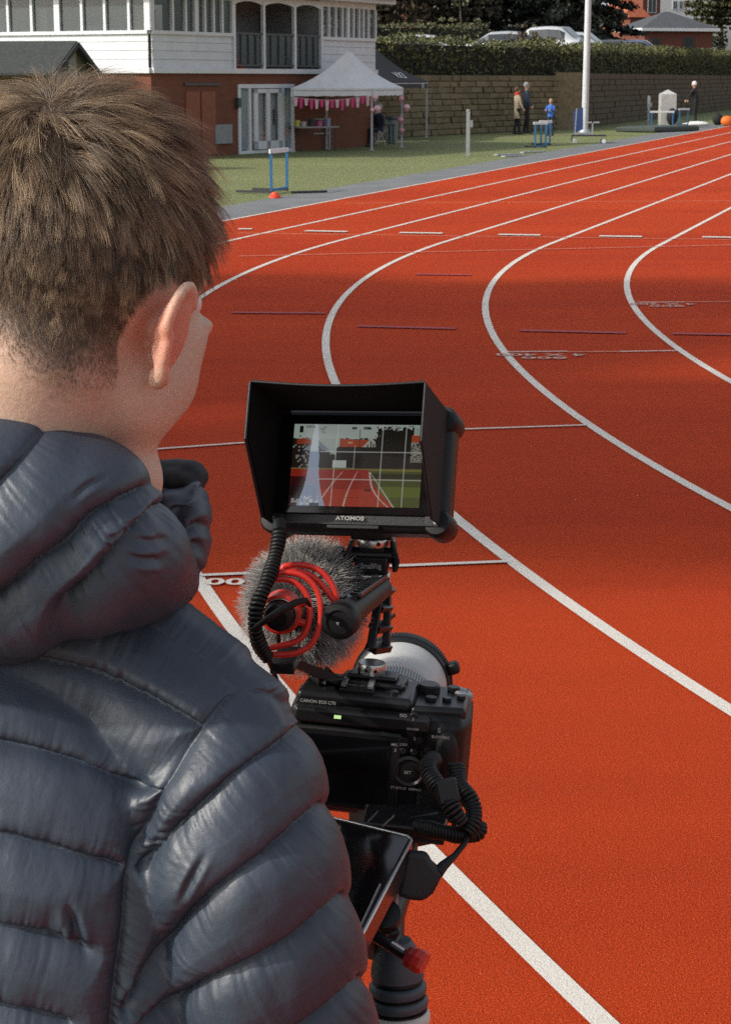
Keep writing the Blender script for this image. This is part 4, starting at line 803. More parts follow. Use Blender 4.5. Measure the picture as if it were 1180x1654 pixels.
# live picture: a grid of coloured cells, as a screen is
def screen_pic(nx, ny):
    u, v = np.meshgrid((np.arange(nx)+.5)/nx, (np.arange(ny)+.5)/ny); X = 125+u*820; Y = 100+v*505; I = np.zeros((ny, nx, 3)); g_ = np.random.default_rng(2)
    def st(mask, c, a=1.0): I[mask] = I[mask]*(1-a)+np.array(c)*a
    st(Y > -1, (.50, .56, .52)); st(Y < 190, (.58, .64, .60), .5)
    nz = g_.normal(size=(ny//3+2, nx//3+2)).repeat(3, 0).repeat(3, 1)[:ny, :nx]; nf = g_.normal(size=(ny, nx))
    st(Y+6*nz > 190+40*(X > 240)*(X < 400)+60*np.clip((X-250)/150, 0, 1)*(X < 420), (.05, .035, .025)); st((X > 420)*(Y > 190+.03*(X-420))*(Y < 245)*(X < 600), (.50, .11, .03)); st((X > 470)*(X < 505)*(Y > 205)*(Y < 222), (.7, .5, .3), .6)
    st((X > 150)*(X < 240)*(Y > 185+.3*abs(X-190))*(Y < 225), (.42, .10, .04)); st((abs(X-275) < (Y-190)*1.2)*(Y > 190)*(Y < 262), (.32, .36, .40)); st((abs(X-275) < (Y-215)*.8)*(Y > 215)*(Y < 262), (.16, .17, .18))
    st((abs(X-620) < (Y-180)*.9)*(Y > 180)*(Y < 240), (.55, .55, .5)); st((abs(X-620) < (Y-190)*.9-8)*(Y > 200)*(Y < 240)*((X.astype(int)//9) % 2 == 0), (.06, .05, .04))
    st((X > 650+8*nz)*(Y > 105+20*abs(nz)-.0*(X))*(Y < 375)*(X < 880), (.035, .03, .02)); st((X > 410)*(Y > 240)*(Y < 380), (.035, .028, .022)); st((abs(X-545) < 3)*(Y > 130)*(Y < 240), (.08, .07, .06))
    st((X > 870)*(Y > 165)*(Y < 205), (.55, .13, .05)); st((X > 870)*(Y > 205)*(Y < 330)*(nf > 0), (.6, .58, .5), .8); st((X < 240)*(Y > 230)*(nz > .8), (.45, .45, .42), .8)
    st((X > 385)*(X < 470)*(Y > 322)*(Y < 368), (.62, .65, .62)); st((X > 400)*(X < 520)*(Y > 366)*(Y < 378), (.25, .28, .28))
    tr = (Y > 378)*(X < 615+np.clip(Y-378, 0, 999)*.75-25*np.sin(np.clip((Y-378)/220, 0, 1)*math.pi)); st((Y > 372)*~tr, (.14, .16, .04)); st((Y > 400)*(Y < 432)*~tr, (.06, .065, .025)); st((Y > 480)*~tr, (.22, .26, .06)); st((Y > 372)*(Y < 385)*~tr, (.30, .27, .08)); st((Y > 545)*~tr, (.16, .19, .05))
    st(tr, (.42, .055, .03)); st(tr*(Y > 500), (.55, .10, .045)); st(tr*(nz > .6), (.5, .08, .05), .4); st((X < 225)*(Y > 425), (.10, .012, .02)); st((X < 300)*(Y > 480)*(Y < 600), (.05, .012, .015))
    for x0, k1, k2 in ((550, -.55, .0009), (460, -.9, .001), (620, .75, 0)):
        y = np.clip(Y-385, 0, 999); xl = x0+k1*y+k2*y*y; st((abs(X-xl) < 2.2+y*.018)*(Y > 390), (.72, .62, .58), .85)
    xl = 620+.18*(Y-380)+.0032*np.clip(Y-450, 0, 999)**2*1.2; st((abs(X-xl) < 5)*(Y > 395), (.75, .7, .62), .8); st((Y > 548)*(Y < 553)*(X > 470)*(X < 630), (.35, .06, .05), .7); st((X > 600)*(X < 636)*(Y > 500)*(Y < 512), (.12, .02, .02))
    wv = (abs(X-266) < 32+np.clip((Y-270)/335, 0, 1)**2.6*60-22*np.clip((300-Y)/200, 0, 1)); st(wv, (.50, .60, .74), .82); st(wv*(Y < 270)*(X < 285), (.72, .78, .80), .9); st((abs(X-255) < 55)*(Y > 545)*(nz > .3), (.85, .88, .9), .7); st((abs(X-290) < 30)*(Y > 588), (.10, .13, .17), .9)
    for xx in (400, 690, 835): st(abs(X-xx+.03*(Y-300)*(xx == 400)) < 4.2, (.72, .74, .70), .55)
    st((abs(X-520) < 3)*(Y > 230)*(Y < 375), (.5, .52, .5), .6)
    for yy in (270, 440): st((abs(Y-yy) < 3.4)*(X > 300), (.72, .70, .66), .6)
    st((abs(X-173) < 11)*(Y > 112)*(Y < 152), (.02, .02, .02)); st((X > 200)*(X < 260)*(Y > 108)*(Y < 124)*(nf > -.3), (.12, .13, .13), .7); st((X > 290)*(X < 330)*(Y > 112)*(Y < 155)*(nz > 0), (.40, .44, .43)); st((X > 492)*(X < 524)*(Y > 116)*(Y < 130), (.15, .16, .16)); st((X > 565)*(X < 612)*(Y > 116)*(Y < 130)*(nf > -.8), (.05, .05, .05))
    st((X > 690)*(X < 790)*(Y > 120)*(Y < 132)*(nf > .2), (.5, .5, .48)); st((X > 880)*(X < 940)*(Y > 116)*(Y < 160), (.42, .52, .50), .8); st((X > 140)*(X < 150+110*(nz > 0))*(Y > 560)*(Y < 590), (.7, .72, .7), .6)
    return np.clip(I+nf[..., None]*.012, 0, 1)**1.35*1.15
nx, ny = 208, 134; pic = screen_pic(nx, ny); sw, sh = .1160, .0722
gx, gy = np.meshgrid(np.linspace(-.5, .5, nx+1), np.linspace(.5, -.5, ny+1)); SF = LF(F1(-.001, .003, .0016), mx, my, mz)
SV = SF.o+gx.reshape(-1, 1)*sw*mx+gy.reshape(-1, 1)*sh*my; ii = (np.arange(ny)[:, None]*(nx+1)+np.arange(nx)[None]).ravel()
SFc = np.stack([ii, ii+nx+1, ii+nx+2, ii+1], 1)
st_ = NT('screen_light'); at = st_.n('Attribute'); at.attribute_name = 'pixel'; st_.base((.01, .01, .01)); st_.l(at.outputs['Color'], st_.b.inputs['Emission Color']); st_.b.inputs['Emission Strength'].default_value = .27; st_.set(Roughness=.15)
m = MB(); m.add(SV, SFc.tolist()); so = MO.part('screen', m, st_.m, auto=None, fix=False)
ca = so.data.color_attributes.new('pixel', 'FLOAT_COLOR', 'CORNER'); cc = np.ones((nx*ny, 4, 4)); cc[:, :, :3] = pic.reshape(-1, 1, 3); ca.data.foreach_set('color', cc.ravel().astype(np.float32))
MO.part('lettering', text_mb('ATOMOS', .0048, F1(-.003, -.0435, .0018), mx, my, sx=1.25, bold=.00018), WPR, auto=None)
m = MB(); m.box(F1(0, -.0505, .0005), (.046, .0035, .002), F1.ax); MO.part('card_slot', m, BKM, bevel=.0006); m = MB(); m.box(F1(0, -.048, .001), (.150, .0012, .0016), F1.ax); MO.part('lip', m, RUBB)
# ---- camera frame: x right, y along the lens, z up
hy_ = R(6); ro = R(4.0); fy = np.array([math.sin(hy_), math.cos(hy_), 0.0]); fx0 = np.array([math.cos(hy_), -math.sin(hy_), 0.0]); fz0 = np.array([0, 0, 1.0])
fx = fx0*math.cos(ro)-fz0*math.sin(ro); fz = fx0*math.sin(ro)+fz0*math.cos(ro)
K = LF(pd(603, 1228, 1.72), fx, fy, fz)   # centre of the rear face
def kf(u, v, y=0.0):   # x,z in the rear plane for a picture point
    r = ray(u, v); o = K.o+K.y*y; k = ((o-CO)@K.y)/(r@K.y); p = CO+r*k-o; return float(p@K.x), float(p@K.z)
VC = Thing('video_camera', 'black cinema camera with a white telephoto lens under the hooded monitor', 'camera', K(0, .03, -.06))
m = MB(); m.box(K(0, .036, -.004), (.152, .072, .098), K.ax); VC.part('body', m, BKP, bevel=.008, seg=3)
m = MB(); m.prism([K(.036, -.004, -.050), K(.074, -.006, -.046), K(.082, .02, -.046), K(.080, .085, -.046), K(.05, .095, -.046), K(.036, .07, -.048)], fz*.090); VC.part('grip', m, RUBB, bevel=.010, seg=4)
m = MB(); m.prism([K(-.072, .004, .043), K(.03, .004, .043), K(.034, .064, .043), K(-.066, .066, .043)], fz*.013); VC.part('top_plate', m, BKM, bevel=.005, seg=3)
m = MB(); m.prism([K(.028, .004, .038), K(.076, .01, .038), K(.078, .075, .038), K(.03, .07, .038)], fz*.013); VC.part('shoulder', m, BKM, bevel=.004)
m = MB(); m.box(K(-.028, -.004, -.008), (.104, .009, .074), K.ax); fs = VC.part('flip_screen', m, BKP, bevel=.003); m = MB(); m.box(K(-.030, -.0088, -.008), (.088, .001, .060), K.ax); VC.part('display', m, GLS, parent=fs)
m = MB(); m.box(K(-.012, -.003, .038), (.118, .012, .014), K.ax); VC.part('rear_bar', m, BKM, bevel=.003)
LEDM = NT('status_light'); LEDM.base((.4, .6, .2)); LEDM.b.inputs['Emission Color'].default_value = (.55, .8, .35, 1); LEDM.b.inputs['Emission Strength'].default_value = .6
x_, z_ = kf(545, 1158, -.0092); m = MB(); m.box(K(x_, -.0095, z_), (.006, .001, .0028), K.ax); VC.part('status_light', m, LEDM.m)
m = MB(); m.box(K(-.02, .022, .0575), (.030, .026, .004), K.ax); sh_ = VC.part('accessory_shoe', m, BKM, bevel=.001)
for s in (-1, 1): m = MB(); m.box(K(-.02+s*.0115, .022, .0615), (.005, .022, .002), K.ax); VC.part('rail', m, SIL, parent=sh_)
m = MB(); m.box(K(-.02, .012, .0615), (.018, .003, .0022), K.ax); VC.part('rail', m, BKM, parent=sh_)
def knob(c, ax, r, h, mat=BKM, name='button', n=18): m = MB(); m.lathe(c, ax, [(r*1.02, 0), (r, h*.8), (r*.85, h), (0, h)], n); return VC.part(name, m, mat)
for x, y, r, h in ((.040, .05, .0105, .007), (.062, .058, .0055, .004), (.058, .028, .004, .003), (.044, .026, .005, .003), (.070, .038, .004, .003), (-.052, .03, .005, .003), (-.044, .045, .004, .003), (.012, .018, .004, .003), (.016, .035, .005, .003)):
    z = .0515 if x > .028 else .056; knob(K(x, y, z), fz, r, h, BKM, 'dial' if r > .008 else 'button')
knob(K(.069, .06, .046), nrm(fz+fx*.3), .010, .006, GREYP, 'dial')
for i in range(4): m = MB(); m.box(K(-.060+i*.0045, .03+.004*i, .0605), (.002, .028, .006), (fx+fy*.5, fy-fx*.5, fz)); VC.part('cooling_fin', m, SIL if i == 1 else BKM)
for u, v, r in ((668, 1157, .0035), (676, 1168, .0035), (664, 1182, .004), (652, 1196, .0035), (675, 1196, .0035), (651, 1212, .003), (668, 1214, .003), (640, 1230, .003), (690, 1212, .003), (612, 1260, .0035)):
    x_, z_ = kf(u, v, -.006); knob(K(x_, -.006, z_), -fy, r, .0022, RUBB)
x_, z_ = kf(660, 1247, -.007); m = MB(); m.lathe(K(x_, -.004, z_), -fy, [(.0145, 0), (.0145, .004), (.012, .0048), (.010, .003), (.006, .003), (.006, .005), (0, .005)], 28); VC.part('control_wheel', m, BKM); x_, z_ = kf(690, 1180, -.006)
m = MB(); m.ell(K(.062, -.004, .012), (.011, .008, .024), K.ax); VC.part('thumb_rest', m, RUBB)
for s_, u, v, sz, sx in (('ISO', 651, 1156, .0042, 1), ('MAGN', 666, 1178, .0034, 1), ('DISP.', 652, 1203, .0034, 1), ('SET', 658, 1248, .004, 1), ('1', 667, 1162, .004, 1), ('2', 669, 1193, .004, 1), ('3', 638, 1212, .004, 1), ('4', 664, 1212, .004, 1), ('S', 709, 1180, .0062, 1), ('SLOT REC', 711, 1191, .0032, 1.1), ('STATUS  MENU', 655, 1274, .0032, 1.2), ('MIC', 637, 1203, .0034, 1)):
    x_, z_ = kf(u, v, -.0096); VC.part('lettering', text_mb(s_, sz, K(x_, -.0098, z_), fx, fz, sx=sx, bold=.00008), WPR, auto=None)
x_, z_ = kf(488, 1127, .004); VC.part('lettering', text_mb('CANON EOS C70', .0040, K(-.052, .001, .0475), fx, fz, sx=1.0, bold=.0001), WPR, auto=None)
# lens
lo = K(.004, .075, -.003); la = fy; WL = M('lens_white', (.46, .46, .45), .42, var=.04); WL2 = M('lens_grey', (.30, .31, .31), .5, var=.05)
def ringp(name, prof, mat, n=64, parent=None): m = MB(); m.lathe(lo, la, [(r_*.92, h_) for r_, h_ in prof], n); return VC.part(name, m, mat, parent=parent)
lens = ringp('lens', [(0, -.01), (.036, -.01), (.038, .0), (.040, .03), (.0405, .040), (.0425, .042), (.0425, .052)], WL)
ringp('lens_band', [(.0431, .052), (.0431, .060)], WL2, parent=lens)
for i in range(3): pass
mb = MB(); k = 90
for i in range(k):
    a = 2*math.pi*i/k; X = nrm(np.cross((0, 0, 1), la)); Yv = np.cross(la, X); d = X*math.cos(a)+Yv*math.sin(a); mb.bar(lo+d*.0394+la*.061, lo+d*.0394+la*.088, .0017, .0022, up=d)
VC.part('ring_ribs', mb, WL2, parent=lens, kind='stuff', auto=None); ringp('zoom_ring', [(.0425, .060), (.0425, .089)], WL2, parent=lens)
ringp('lens_tube', [(.0428, .089), (.0455, .093), (.0455, .104), (.0462, .105), (.0468, .125), (.0485, .130), (.0495, .150)], WL, parent=lens)
ringp('lens_hood', [(.0498, .150), (.0515, .151), (.0530, .156), (.0530, .172), (.0515, .174), (.0500, .174), (.0480, .150)], RUBB, parent=lens)
mb = MB()
for i in range(110):
    a = 2*math.pi*i/110; X = nrm(np.cross((0, 0, 1), la)); Yv = np.cross(la, X); d = X*math.cos(a)+Yv*math.sin(a); mb.bar(lo+d*.0490+la*.157, lo+d*.0490+la*.171, .0015, .0018, up=d)
VC.part('hood_ribs', mb, RUBB, parent=lens, kind='stuff', auto=None)
m = MB(); X = nrm(np.cross((0, 0, 1), la)); d = nrm(-X*-.93+np.array([0, 0, .30])); d = nrm(fx0*.93+fz0*.32); m.box(lo+la*.162+d*.0535, (.012, .012, .014), (d, np.cross(la, d), la)); VC.part('hood_tab', m, RUBB, parent=lens, bevel=.003)
# top handle
hp = K(-.012, .046, .058); m = MB(); m.prism([K(-.040, .030, .0555), K(.018, .026, .0555), K(.022, .058, .0555), K(-.034, .062, .0555)], fz*.0055); hd = VC.part('handle_base', m, BKM, bevel=.002)
m = MB(); m.prism([K(-.032, .034, .061), K(.012, .032, .061), K(.014, .054, .061), K(-.028, .056, .061)], fz*.0045); VC.part('handle_plate', m, BKM, bevel=.002)
sr = K(-.011, .044, .0652); m = MB(); m.lathe(sr, fz, [(0, 0), (.0118, 0), (.0122, .0008), (.0122, .0085), (.0118, .0095), (0, .0095)], 40); VC.part('lock_ring', m, SIL); 
for a in (-1.2, -1.9, -2.6): m = MB(); d = fx*math.cos(a)+fy*math.sin(a); m.lathe(sr+fz*.0048+d*.0121, d, [(.0016, 0), (.0016, .0004), (0, .0004)], 10); VC.part('ring_hole', m, BKM)
def pdl(*a): return [pd(*q) for q in a]
# post of the handle, with slots: two side rails and cross webs
P0, P1 = pd(598, 1050, 1.775), pd(614, 950, 1.79); q0, q1 = pd(624, 1046, 1.80), pd(626, 950, 1.81)
m = MB(); m.bar(P0, P1, .0075, .013, up=fy); VC.part('handle_rail', m, BKM, bevel=.001); m = MB(); m.bar(q0, q1, .0065, .013, up=fy); VC.part('handle_rail', m, BKM, bevel=.001)
for f in (.02, .36, .70, .97): a = P0+(P1-P0)*f; b = q0+(q1-q0)*f; m = MB(); m.bar(a, b, .006 if f != .97 else .012, .012, up=fy); VC.part('handle_web', m, BKM)
m = MB(); m.bar(pd(628, 1000, 1.80), pd(637, 993, 1.81), .002, .003); VC.part('pin', m, BKM)
G0, G1 = pd(612, 952, 1.76), pd(548, 1003, 1.62); gd = nrm(G1-G0); m = MB(); m.tube([G0-gd*.006, G0+(G1-G0)*.5, G1], [.0105, .011, .0135], 20); VC.part('handle_grip', m, RUBB, auto=50)
su = nrm(np.cross(gd, np.cross(fz0, gd))); sl = nrm(np.cross(su, gd))
for i, o_ in enumerate((-.006, .002, .0085)):
    m = MB(); m.bar(G0+su*(.0125-.002*i)-sl*o_, G0+(G1-G0)*.72+su*(.0138-.002*i)-sl*o_*1.1, .0035, .004, up=su); VC.part('grip_rail', m, BKM if i != 1 else GREYP, bevel=.0008)
for i in range(8): p = G0+(G1-G0)*(.18+.075*i)+su*.0150+sl*.002; m = MB(); m.box(p, (.007, .0022, .0022), (sl, gd, su)); VC.part('grip_tooth', m, BKM)
m = MB(); m.lathe(G1-gd*.004, gd, [(.0, -.012), (.0145, -.012), (.0157, -.009), (.0157, .004), (.0142, .008), (.010, .009), (.0095, .0075), (0, .0075)], 36); VC.part('grip_cap', m, RUBB)
m = MB(); tri = G1+gd*.0052; uu = nrm(CR-gd*(CR@gd)); vv = np.cross(uu, gd); m.prism([tri+uu*.0015, tri-uu*.0015, tri+nrm(-CU)*.0026], gd*.0004); VC.part('mark', m, WPR, auto=None)
# ---- monitor mount
MM = Thing('monitor_mount', 'black tilting clamp with two silver rings holding the monitor above the handle', 'monitor mount', pd(600, 940, 1.79))
c = pd(600, 941, 1.785); up_ = nrm(fz0*.98+fx0*.02)
m = MB(); m.lathe(c, up_, [(0, 0), (.0160, 0), (.0168, .001), (.0168, .009), (.0160, .0102), (0, .0102)], 40); MM.part('lock_ring', m, SIL)
for a in (-1.3, -2.2, -.4): m = MB(); d = fx0*math.cos(a)+fy*math.sin(a); m.lathe(c+up_*.005+d*.0167, d, [(.002, 0), (.002, .0004), (0, .0004)], 10); MM.part('ring_hole', m, BKM)
c2 = c+up_*.0102; m = MB(); m.box(c2+up_*.008, (.030, .022, .016), (fx0, fy, up_)); MM.part('base_block', m, BKM, bevel=.002)
MM.part('lettering', text_mb('SmallRig', .0066, c2+up_*.0078-fy*.0115, fx0, up_, bold=.00022, sx=.85), WPR, auto=None)
for s in (-1, 1):
    m = MB(); b_ = c2+fx0*s*.0185; m.prism([b_-fy*.010+up_*.002, b_-fy*.009+up_*.012+fx0*s*.004, b_-fy*.007+up_*.030-fx0*s*.003, b_+fy*.010+up_*.030-fx0*s*.003, b_+fy*.010+up_*.002], fx0*s*.0048); MM.part('side_plate', m, BKM, bevel=.0015)
m = MB(); m.lathe(c2-fx0*.020+up_*.0155, fx0, [(0, 0), (.0075, 0), (.0075, .040), (0, .040)], 24); MM.part('hinge_barrel', m, BKM)
m = MB(); m.lathe(c2-fx0*.0335+up_*.0125, fx0, [(0, 0), (.0095, .0), (.0105, .001), (.0105, .0075), (.009, .0085), (.004, .009), (.004, .014)], 20); kn = MM.part('clamp_knob', m, RUBB)
c3 = c2+up_*.0245; m = MB(); m.lathe(c3, up_, [(0, 0), (.0136, 0), (.0142, .001), (.0142, .0066), (.0136, .0075), (0, .0075)], 40); MM.part('lock_ring', m, SIL); m = MB(); m.lathe(c3+up_*.0037+(fx0*.45-fy*.89)*.0141, fx0*.45-fy*.89, [(.002, 0), (.002, .0004), (0, .0004)], 10); MM.part('ring_hole', m, BKM)
m = MB(); m.box(c3+up_*.0105, (.037, .026, .006), (fx0, fy, up_)); MM.part('top_shoe', m, BKM, bevel=.0015)
m = MB(); m.box(c2+up_*.020, (.022, .012, .010), (fx0, fy, up_)); MM.part('hinge_block', m, BKM, bevel=.001)
# ---- microphone
def curves_obj(name, P, rad, mat, parent=None, origin=(0, 0, 0), attr=None, tip=.25):   # P: (n strands, k points, 3)
    n, k, _ = P.shape; hc = bpy.data.hair_curves.new(name); hc.add_curves([k]*n); hc.materials.append(mat)
    hc.position_data.foreach_set('vector', (P-np.asarray(origin, float)).reshape(-1).astype(np.float32))
    ra = hc.attributes.get('radius') or hc.attributes.new('radius', 'FLOAT', 'POINT'); rr = np.broadcast_to(np.asarray(rad).reshape(-1, 1), (n, 1))*np.linspace(1, tip, k)[None]; ra.data.foreach_set('value', rr.reshape(-1).astype(np.float32))
    for nm, a in (attr or {}).items(): at_ = hc.attributes.new(nm, 'FLOAT', 'CURVE'); at_.data.foreach_set('value', np.asarray(a, np.float32))
    ct = hc.attributes.get('curve_type') or hc.attributes.new('curve_type', 'INT8', 'CURVE'); ct.data.foreach_set('value', np.ones(n, np.int8)*0)
    o = bpy.data.objects.new(name, hc); COL.objects.link(o)
    if parent is not None: o.parent = parent
    return o
mc = pd(492, 972, 1.775); ma = nrm(fy*.98+fz0*.02-fx0*.0); MIC = Thing('shotgun_microphone', 'microphone in a grey furry windscreen with red shock mount arms beside the handle', 'microphone', mc-(0, 0, .05))
mx_ = nrm(fx0); mz_ = np.cross(mx_, ma)
FURC = M('fur_backing', (.05, .05, .05), .95); m = MB(); m.ell(mc, (.040, .052, .043), (mx_, ma, mz_), 28, 18); MIC.part('windscreen', m, FURC)
g_ = np.random.default_rng(11); n = 12000; d = g_.normal(size=(n, 3)); d /= np.linalg.norm(d, axis=1)[:, None]; d = d[d[:, 1] < .75]; n = len(d); rt = mc+(d*np.array([.038, .062, .041]))@np.array([mx_, ma, mz_]); nn_ = d/np.array([.038, .062, .041]); nn_ /= np.linalg.norm(nn_, axis=1)[:, None]; nn_ = nn_@np.array([mx_, ma, mz_])
ncl = 700; ci = g_.integers(0, n, ncl); cd = nn_[ci]+g_.normal(0, .35, (ncl, 3)); near = np.argmin(((rt[:, None, :]-rt[ci][None])**2).sum(-1), 1)
dir_ = nn_*.75+cd[near]*.45+g_.normal(0, .22, (n, 3))+np.array([0, 0, -.10]); dir_ /= np.linalg.norm(dir_, axis=1)[:, None]; ln = g_.uniform(.010, .021, n); k = 5; tt = np.linspace(0, 1, k)
tipc = rt[ci]+cd*.012; PP_ = rt[:, None]+nn_[:, None]*(.25*ln[:, None, None]*tt[None, :, None])+dir_[:, None]*(ln[:, None, None]*.75*tt[None, :, None])+(tipc[near]-rt)[:, None]*(.30*tt[None, :, None]**2); PP_[:, :, 2] -= (tt**2*.0025)[None]
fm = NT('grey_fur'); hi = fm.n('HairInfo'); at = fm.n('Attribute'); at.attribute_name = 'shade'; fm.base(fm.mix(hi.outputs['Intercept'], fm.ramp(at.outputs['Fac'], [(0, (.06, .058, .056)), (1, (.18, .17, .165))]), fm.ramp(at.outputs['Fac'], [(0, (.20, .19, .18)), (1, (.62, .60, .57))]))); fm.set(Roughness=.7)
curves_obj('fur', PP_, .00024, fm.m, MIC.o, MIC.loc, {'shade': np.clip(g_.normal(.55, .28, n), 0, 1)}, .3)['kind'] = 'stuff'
def arc(pts, r, name, mat=REDP, n=10, thing=MIC, closed=False, sm=8, parent=None):
    P = np.array(pts, float); 
    for _ in range(2):
        Q = [];
        for i in range(len(P)-1): Q += [P[i]*.75+P[i+1]*.25, P[i]*.25+P[i+1]*.75]
        P = np.array([P[0]]+Q+[P[-1]]) if not closed else np.array(Q+[P[-1]*.75+P[0]*.25, P[-1]*.25+P[0]*.75])
    m = MB(); m.tube(P, r, n, closed=closed); return thing.part(name, m, mat, parent=parent, auto=60)
D1 = 1.622
arc([pd(*q, D1) for q in ((440, 926), (436, 931), (437, 936), (468, 935), (492, 952), (500, 975), (500, 1005), (489, 1030), (470, 1040), (436, 1046), (431, 1051), (434, 1058), (478, 1057), (505, 1041), (517, 1010), (519, 980), (512, 950), (492, 930), (468, 924))], .0026, 'shock_mount_arm', closed=True)
D2 = 1.645
arc([pd(*q, D2) for q in ((456, 920), (458, 914), (490, 911), (520, 922), (538, 945), (545, 968), (540, 972), (530, 958), (512, 935), (488, 922), (460, 924))], .0026, 'shock_mount_arm', closed=True)
rc = pd(452, 993, 1.615); m = MB(); m.lathe(rc, -ma, [(.0135, -.02), (.0162, -.02), (.0168, 0), (.0150, .001), (.0138, 0), (.0135, -.02)], 36); MIC.part('mount_ring', m, REDP)
m = MB(); m.lathe(rc, -ma, [(.0, -.03), (.0125, -.03), (.0128, .004), (.0112, .009), (.0072, .010), (.0066, .0075), (0, .0075)], 32); MIC.part('microphone_tail', m, RUBB)
m = MB(); m.lathe(rc, -ma, [(.0132, -.004), (.0140, .0), (.0136, .0012)], 32); MIC.part('pale_ring', m, M('pale_ring', (.6, .52, .45), .5))
for u, v in ((500, 968), (500, 1010), (440, 965)): arc([rc+(pd(452, 993, 1.625)-rc)*.5+nrm(pd(u, v, 1.625)-rc)*.015, pd(u, v, 1.625)], .003, 'strut')
m = MB(); m.tube([mc+ma*-.05, rc+ma*.02], .011, 16); MIC.part('microphone_body', m, BKM)
m = MB(); b0 = pd(452, 1015, 1.63); m.box(pd(462, 1066, 1.66), (.02, .05, .010), (fx0, fy, fz0)); m.tube([pd(449, 1022, 1.625), pd(450, 1040, 1.63)], .002, 8); MIC.part('mount_foot', m, BKM, bevel=.001)
m = MB(); m.bar(pd(462, 1066, 1.68), K(-.035, .03, .058), .010, .008); MIC.part('mount_bracket', m, BKM)
# ---- cables
def coil(path, rc_, rw, turns, n=10, per=14):
    P = np.array(path, float)
    for _ in range(3): P = np.array([P[0]]+[x for i in range(len(P)-1) for x in (P[i]*.75+P[i+1]*.25, P[i]*.25+P[i+1]*.75)]+[P[-1]])
    s = np.concatenate([[0], np.cumsum(np.linalg.norm(np.diff(P, axis=0), axis=1))]); N = turns*per; t_ = np.linspace(0, s[-1], N); C = np.stack([np.interp(t_, s, P[:, i]) for i in range(3)], 1)
    T_ = np.gradient(C, axis=0); T_ /= np.linalg.norm(T_, axis=1)[:, None]; A = nrm(np.cross(T_[0], (0.3, .2, 1))); out = []
    for i in range(N):
        A = nrm(A-T_[i]*(A@T_[i])); B_ = np.cross(T_[i], A); a = 2*math.pi*turns*i/N; r = rc_*(1+.10*math.sin(i*.05)); out.append(C[i]+r*(A*math.cos(a)+B_*math.sin(a)))
    return np.array(out)
CBL = Thing('coiled_cable', 'thick black coiled cable running down from the monitor beside the microphone', 'cable', pd(448, 860, 1.66))
m = MB(); m.tube(coil(pdl((452, 858, 1.64), (446, 895, 1.63), (432, 940, 1.61), (415, 975, 1.60), (410, 1010, 1.60), (418, 1042, 1.61), (432, 1062, 1.62)), .0045, .0019, 34), .0019, 7); CBL.part('coil', m, RUBB, auto=70)
m = MB(); m.tube(pdl((432, 1062, 1.62), (440, 1080, 1.64), (446, 1098, 1.67), (452, 1112, 1.69)), .0024, 8); CBL.part('lead', m, RUBB); m = MB(); m.tube(pdl((452, 846, 1.66), (452, 862, 1.64)), .006, 12); CBL.part('connector', m, RUBB)
m = MB(); m.tube(pdl((412, 1014, 1.59), (432, 1000, 1.585), (455, 985, 1.585), (478, 973, 1.59), (494, 969, 1.60), (500, 978, 1.61)), [.0022, .0030, .0034, .0030, .0022, .0018], 10); single('microphone_lead', m, RUBB, 'thin black lead crossing the round tail of the microphone', 'cable')
C2 = Thing('coiled_cable', 'long black coiled cable looping at the lower right corner of the camera', 'cable', pd(735, 1290, 1.62))
m = MB(); m.tube(coil(pdl((700, 1226, 1.66), (688, 1240, 1.64), (700, 1262, 1.63), (716, 1284, 1.62), (730, 1308, 1.61), (744, 1330, 1.61)), .0058, .0019, 24), .0019, 7); C2.part('coil', m, RUBB, auto=70)
m = MB(); m.tube(coil(pdl((736, 1236, 1.66), (738, 1262, 1.65), (754, 1285, 1.635), (766, 1305, 1.63), (764, 1330, 1.62), (752, 1345, 1.615)), .0056, .0019, 22), .0019, 7); C2.part('coil', m, RUBB, auto=70)
m = MB(); m.tube(coil(pdl((772, 1330, 1.63), (772, 1348, 1.625), (745, 1350, 1.62), (712, 1344, 1.62), (672, 1335, 1.63)), .0054, .0018, 26), .0018, 7); C2.part('coil', m, RUBB, auto=70)
m = MB(); m.box(pd(722, 1278, 1.615), (.018, .012, .020), (nrm(CR+CU*.2), nrm(CF), nrm(CU-CR*.2))); C2.part('cable_clip', m, BKM, bevel=.002)
m = MB(); m.tube(pdl((760, 1338, 1.62), (750, 1362, 1.61), (734, 1382, 1.60), (716, 1398, 1.59), (706, 1410, 1.585)), [.0024, .0024, .0026, .0042, .0050], 10); C2.part('lead', m, RUBB)
m = MB(); pl_ = pdl((655, 1378, 1.58), (690, 1380, 1.58), (697, 1394, 1.58), (706, 1402, 1.58), (716, 1412, 1.58), (700, 1444, 1.58), (684, 1457, 1.58), (662, 1455, 1.58), (640, 1448, 1.58)); m.prism(pl_, CF*.02); C2.part('plug', m, plastic('soft_black', (.018, .018, .02), .6), bevel=.004, seg=3)
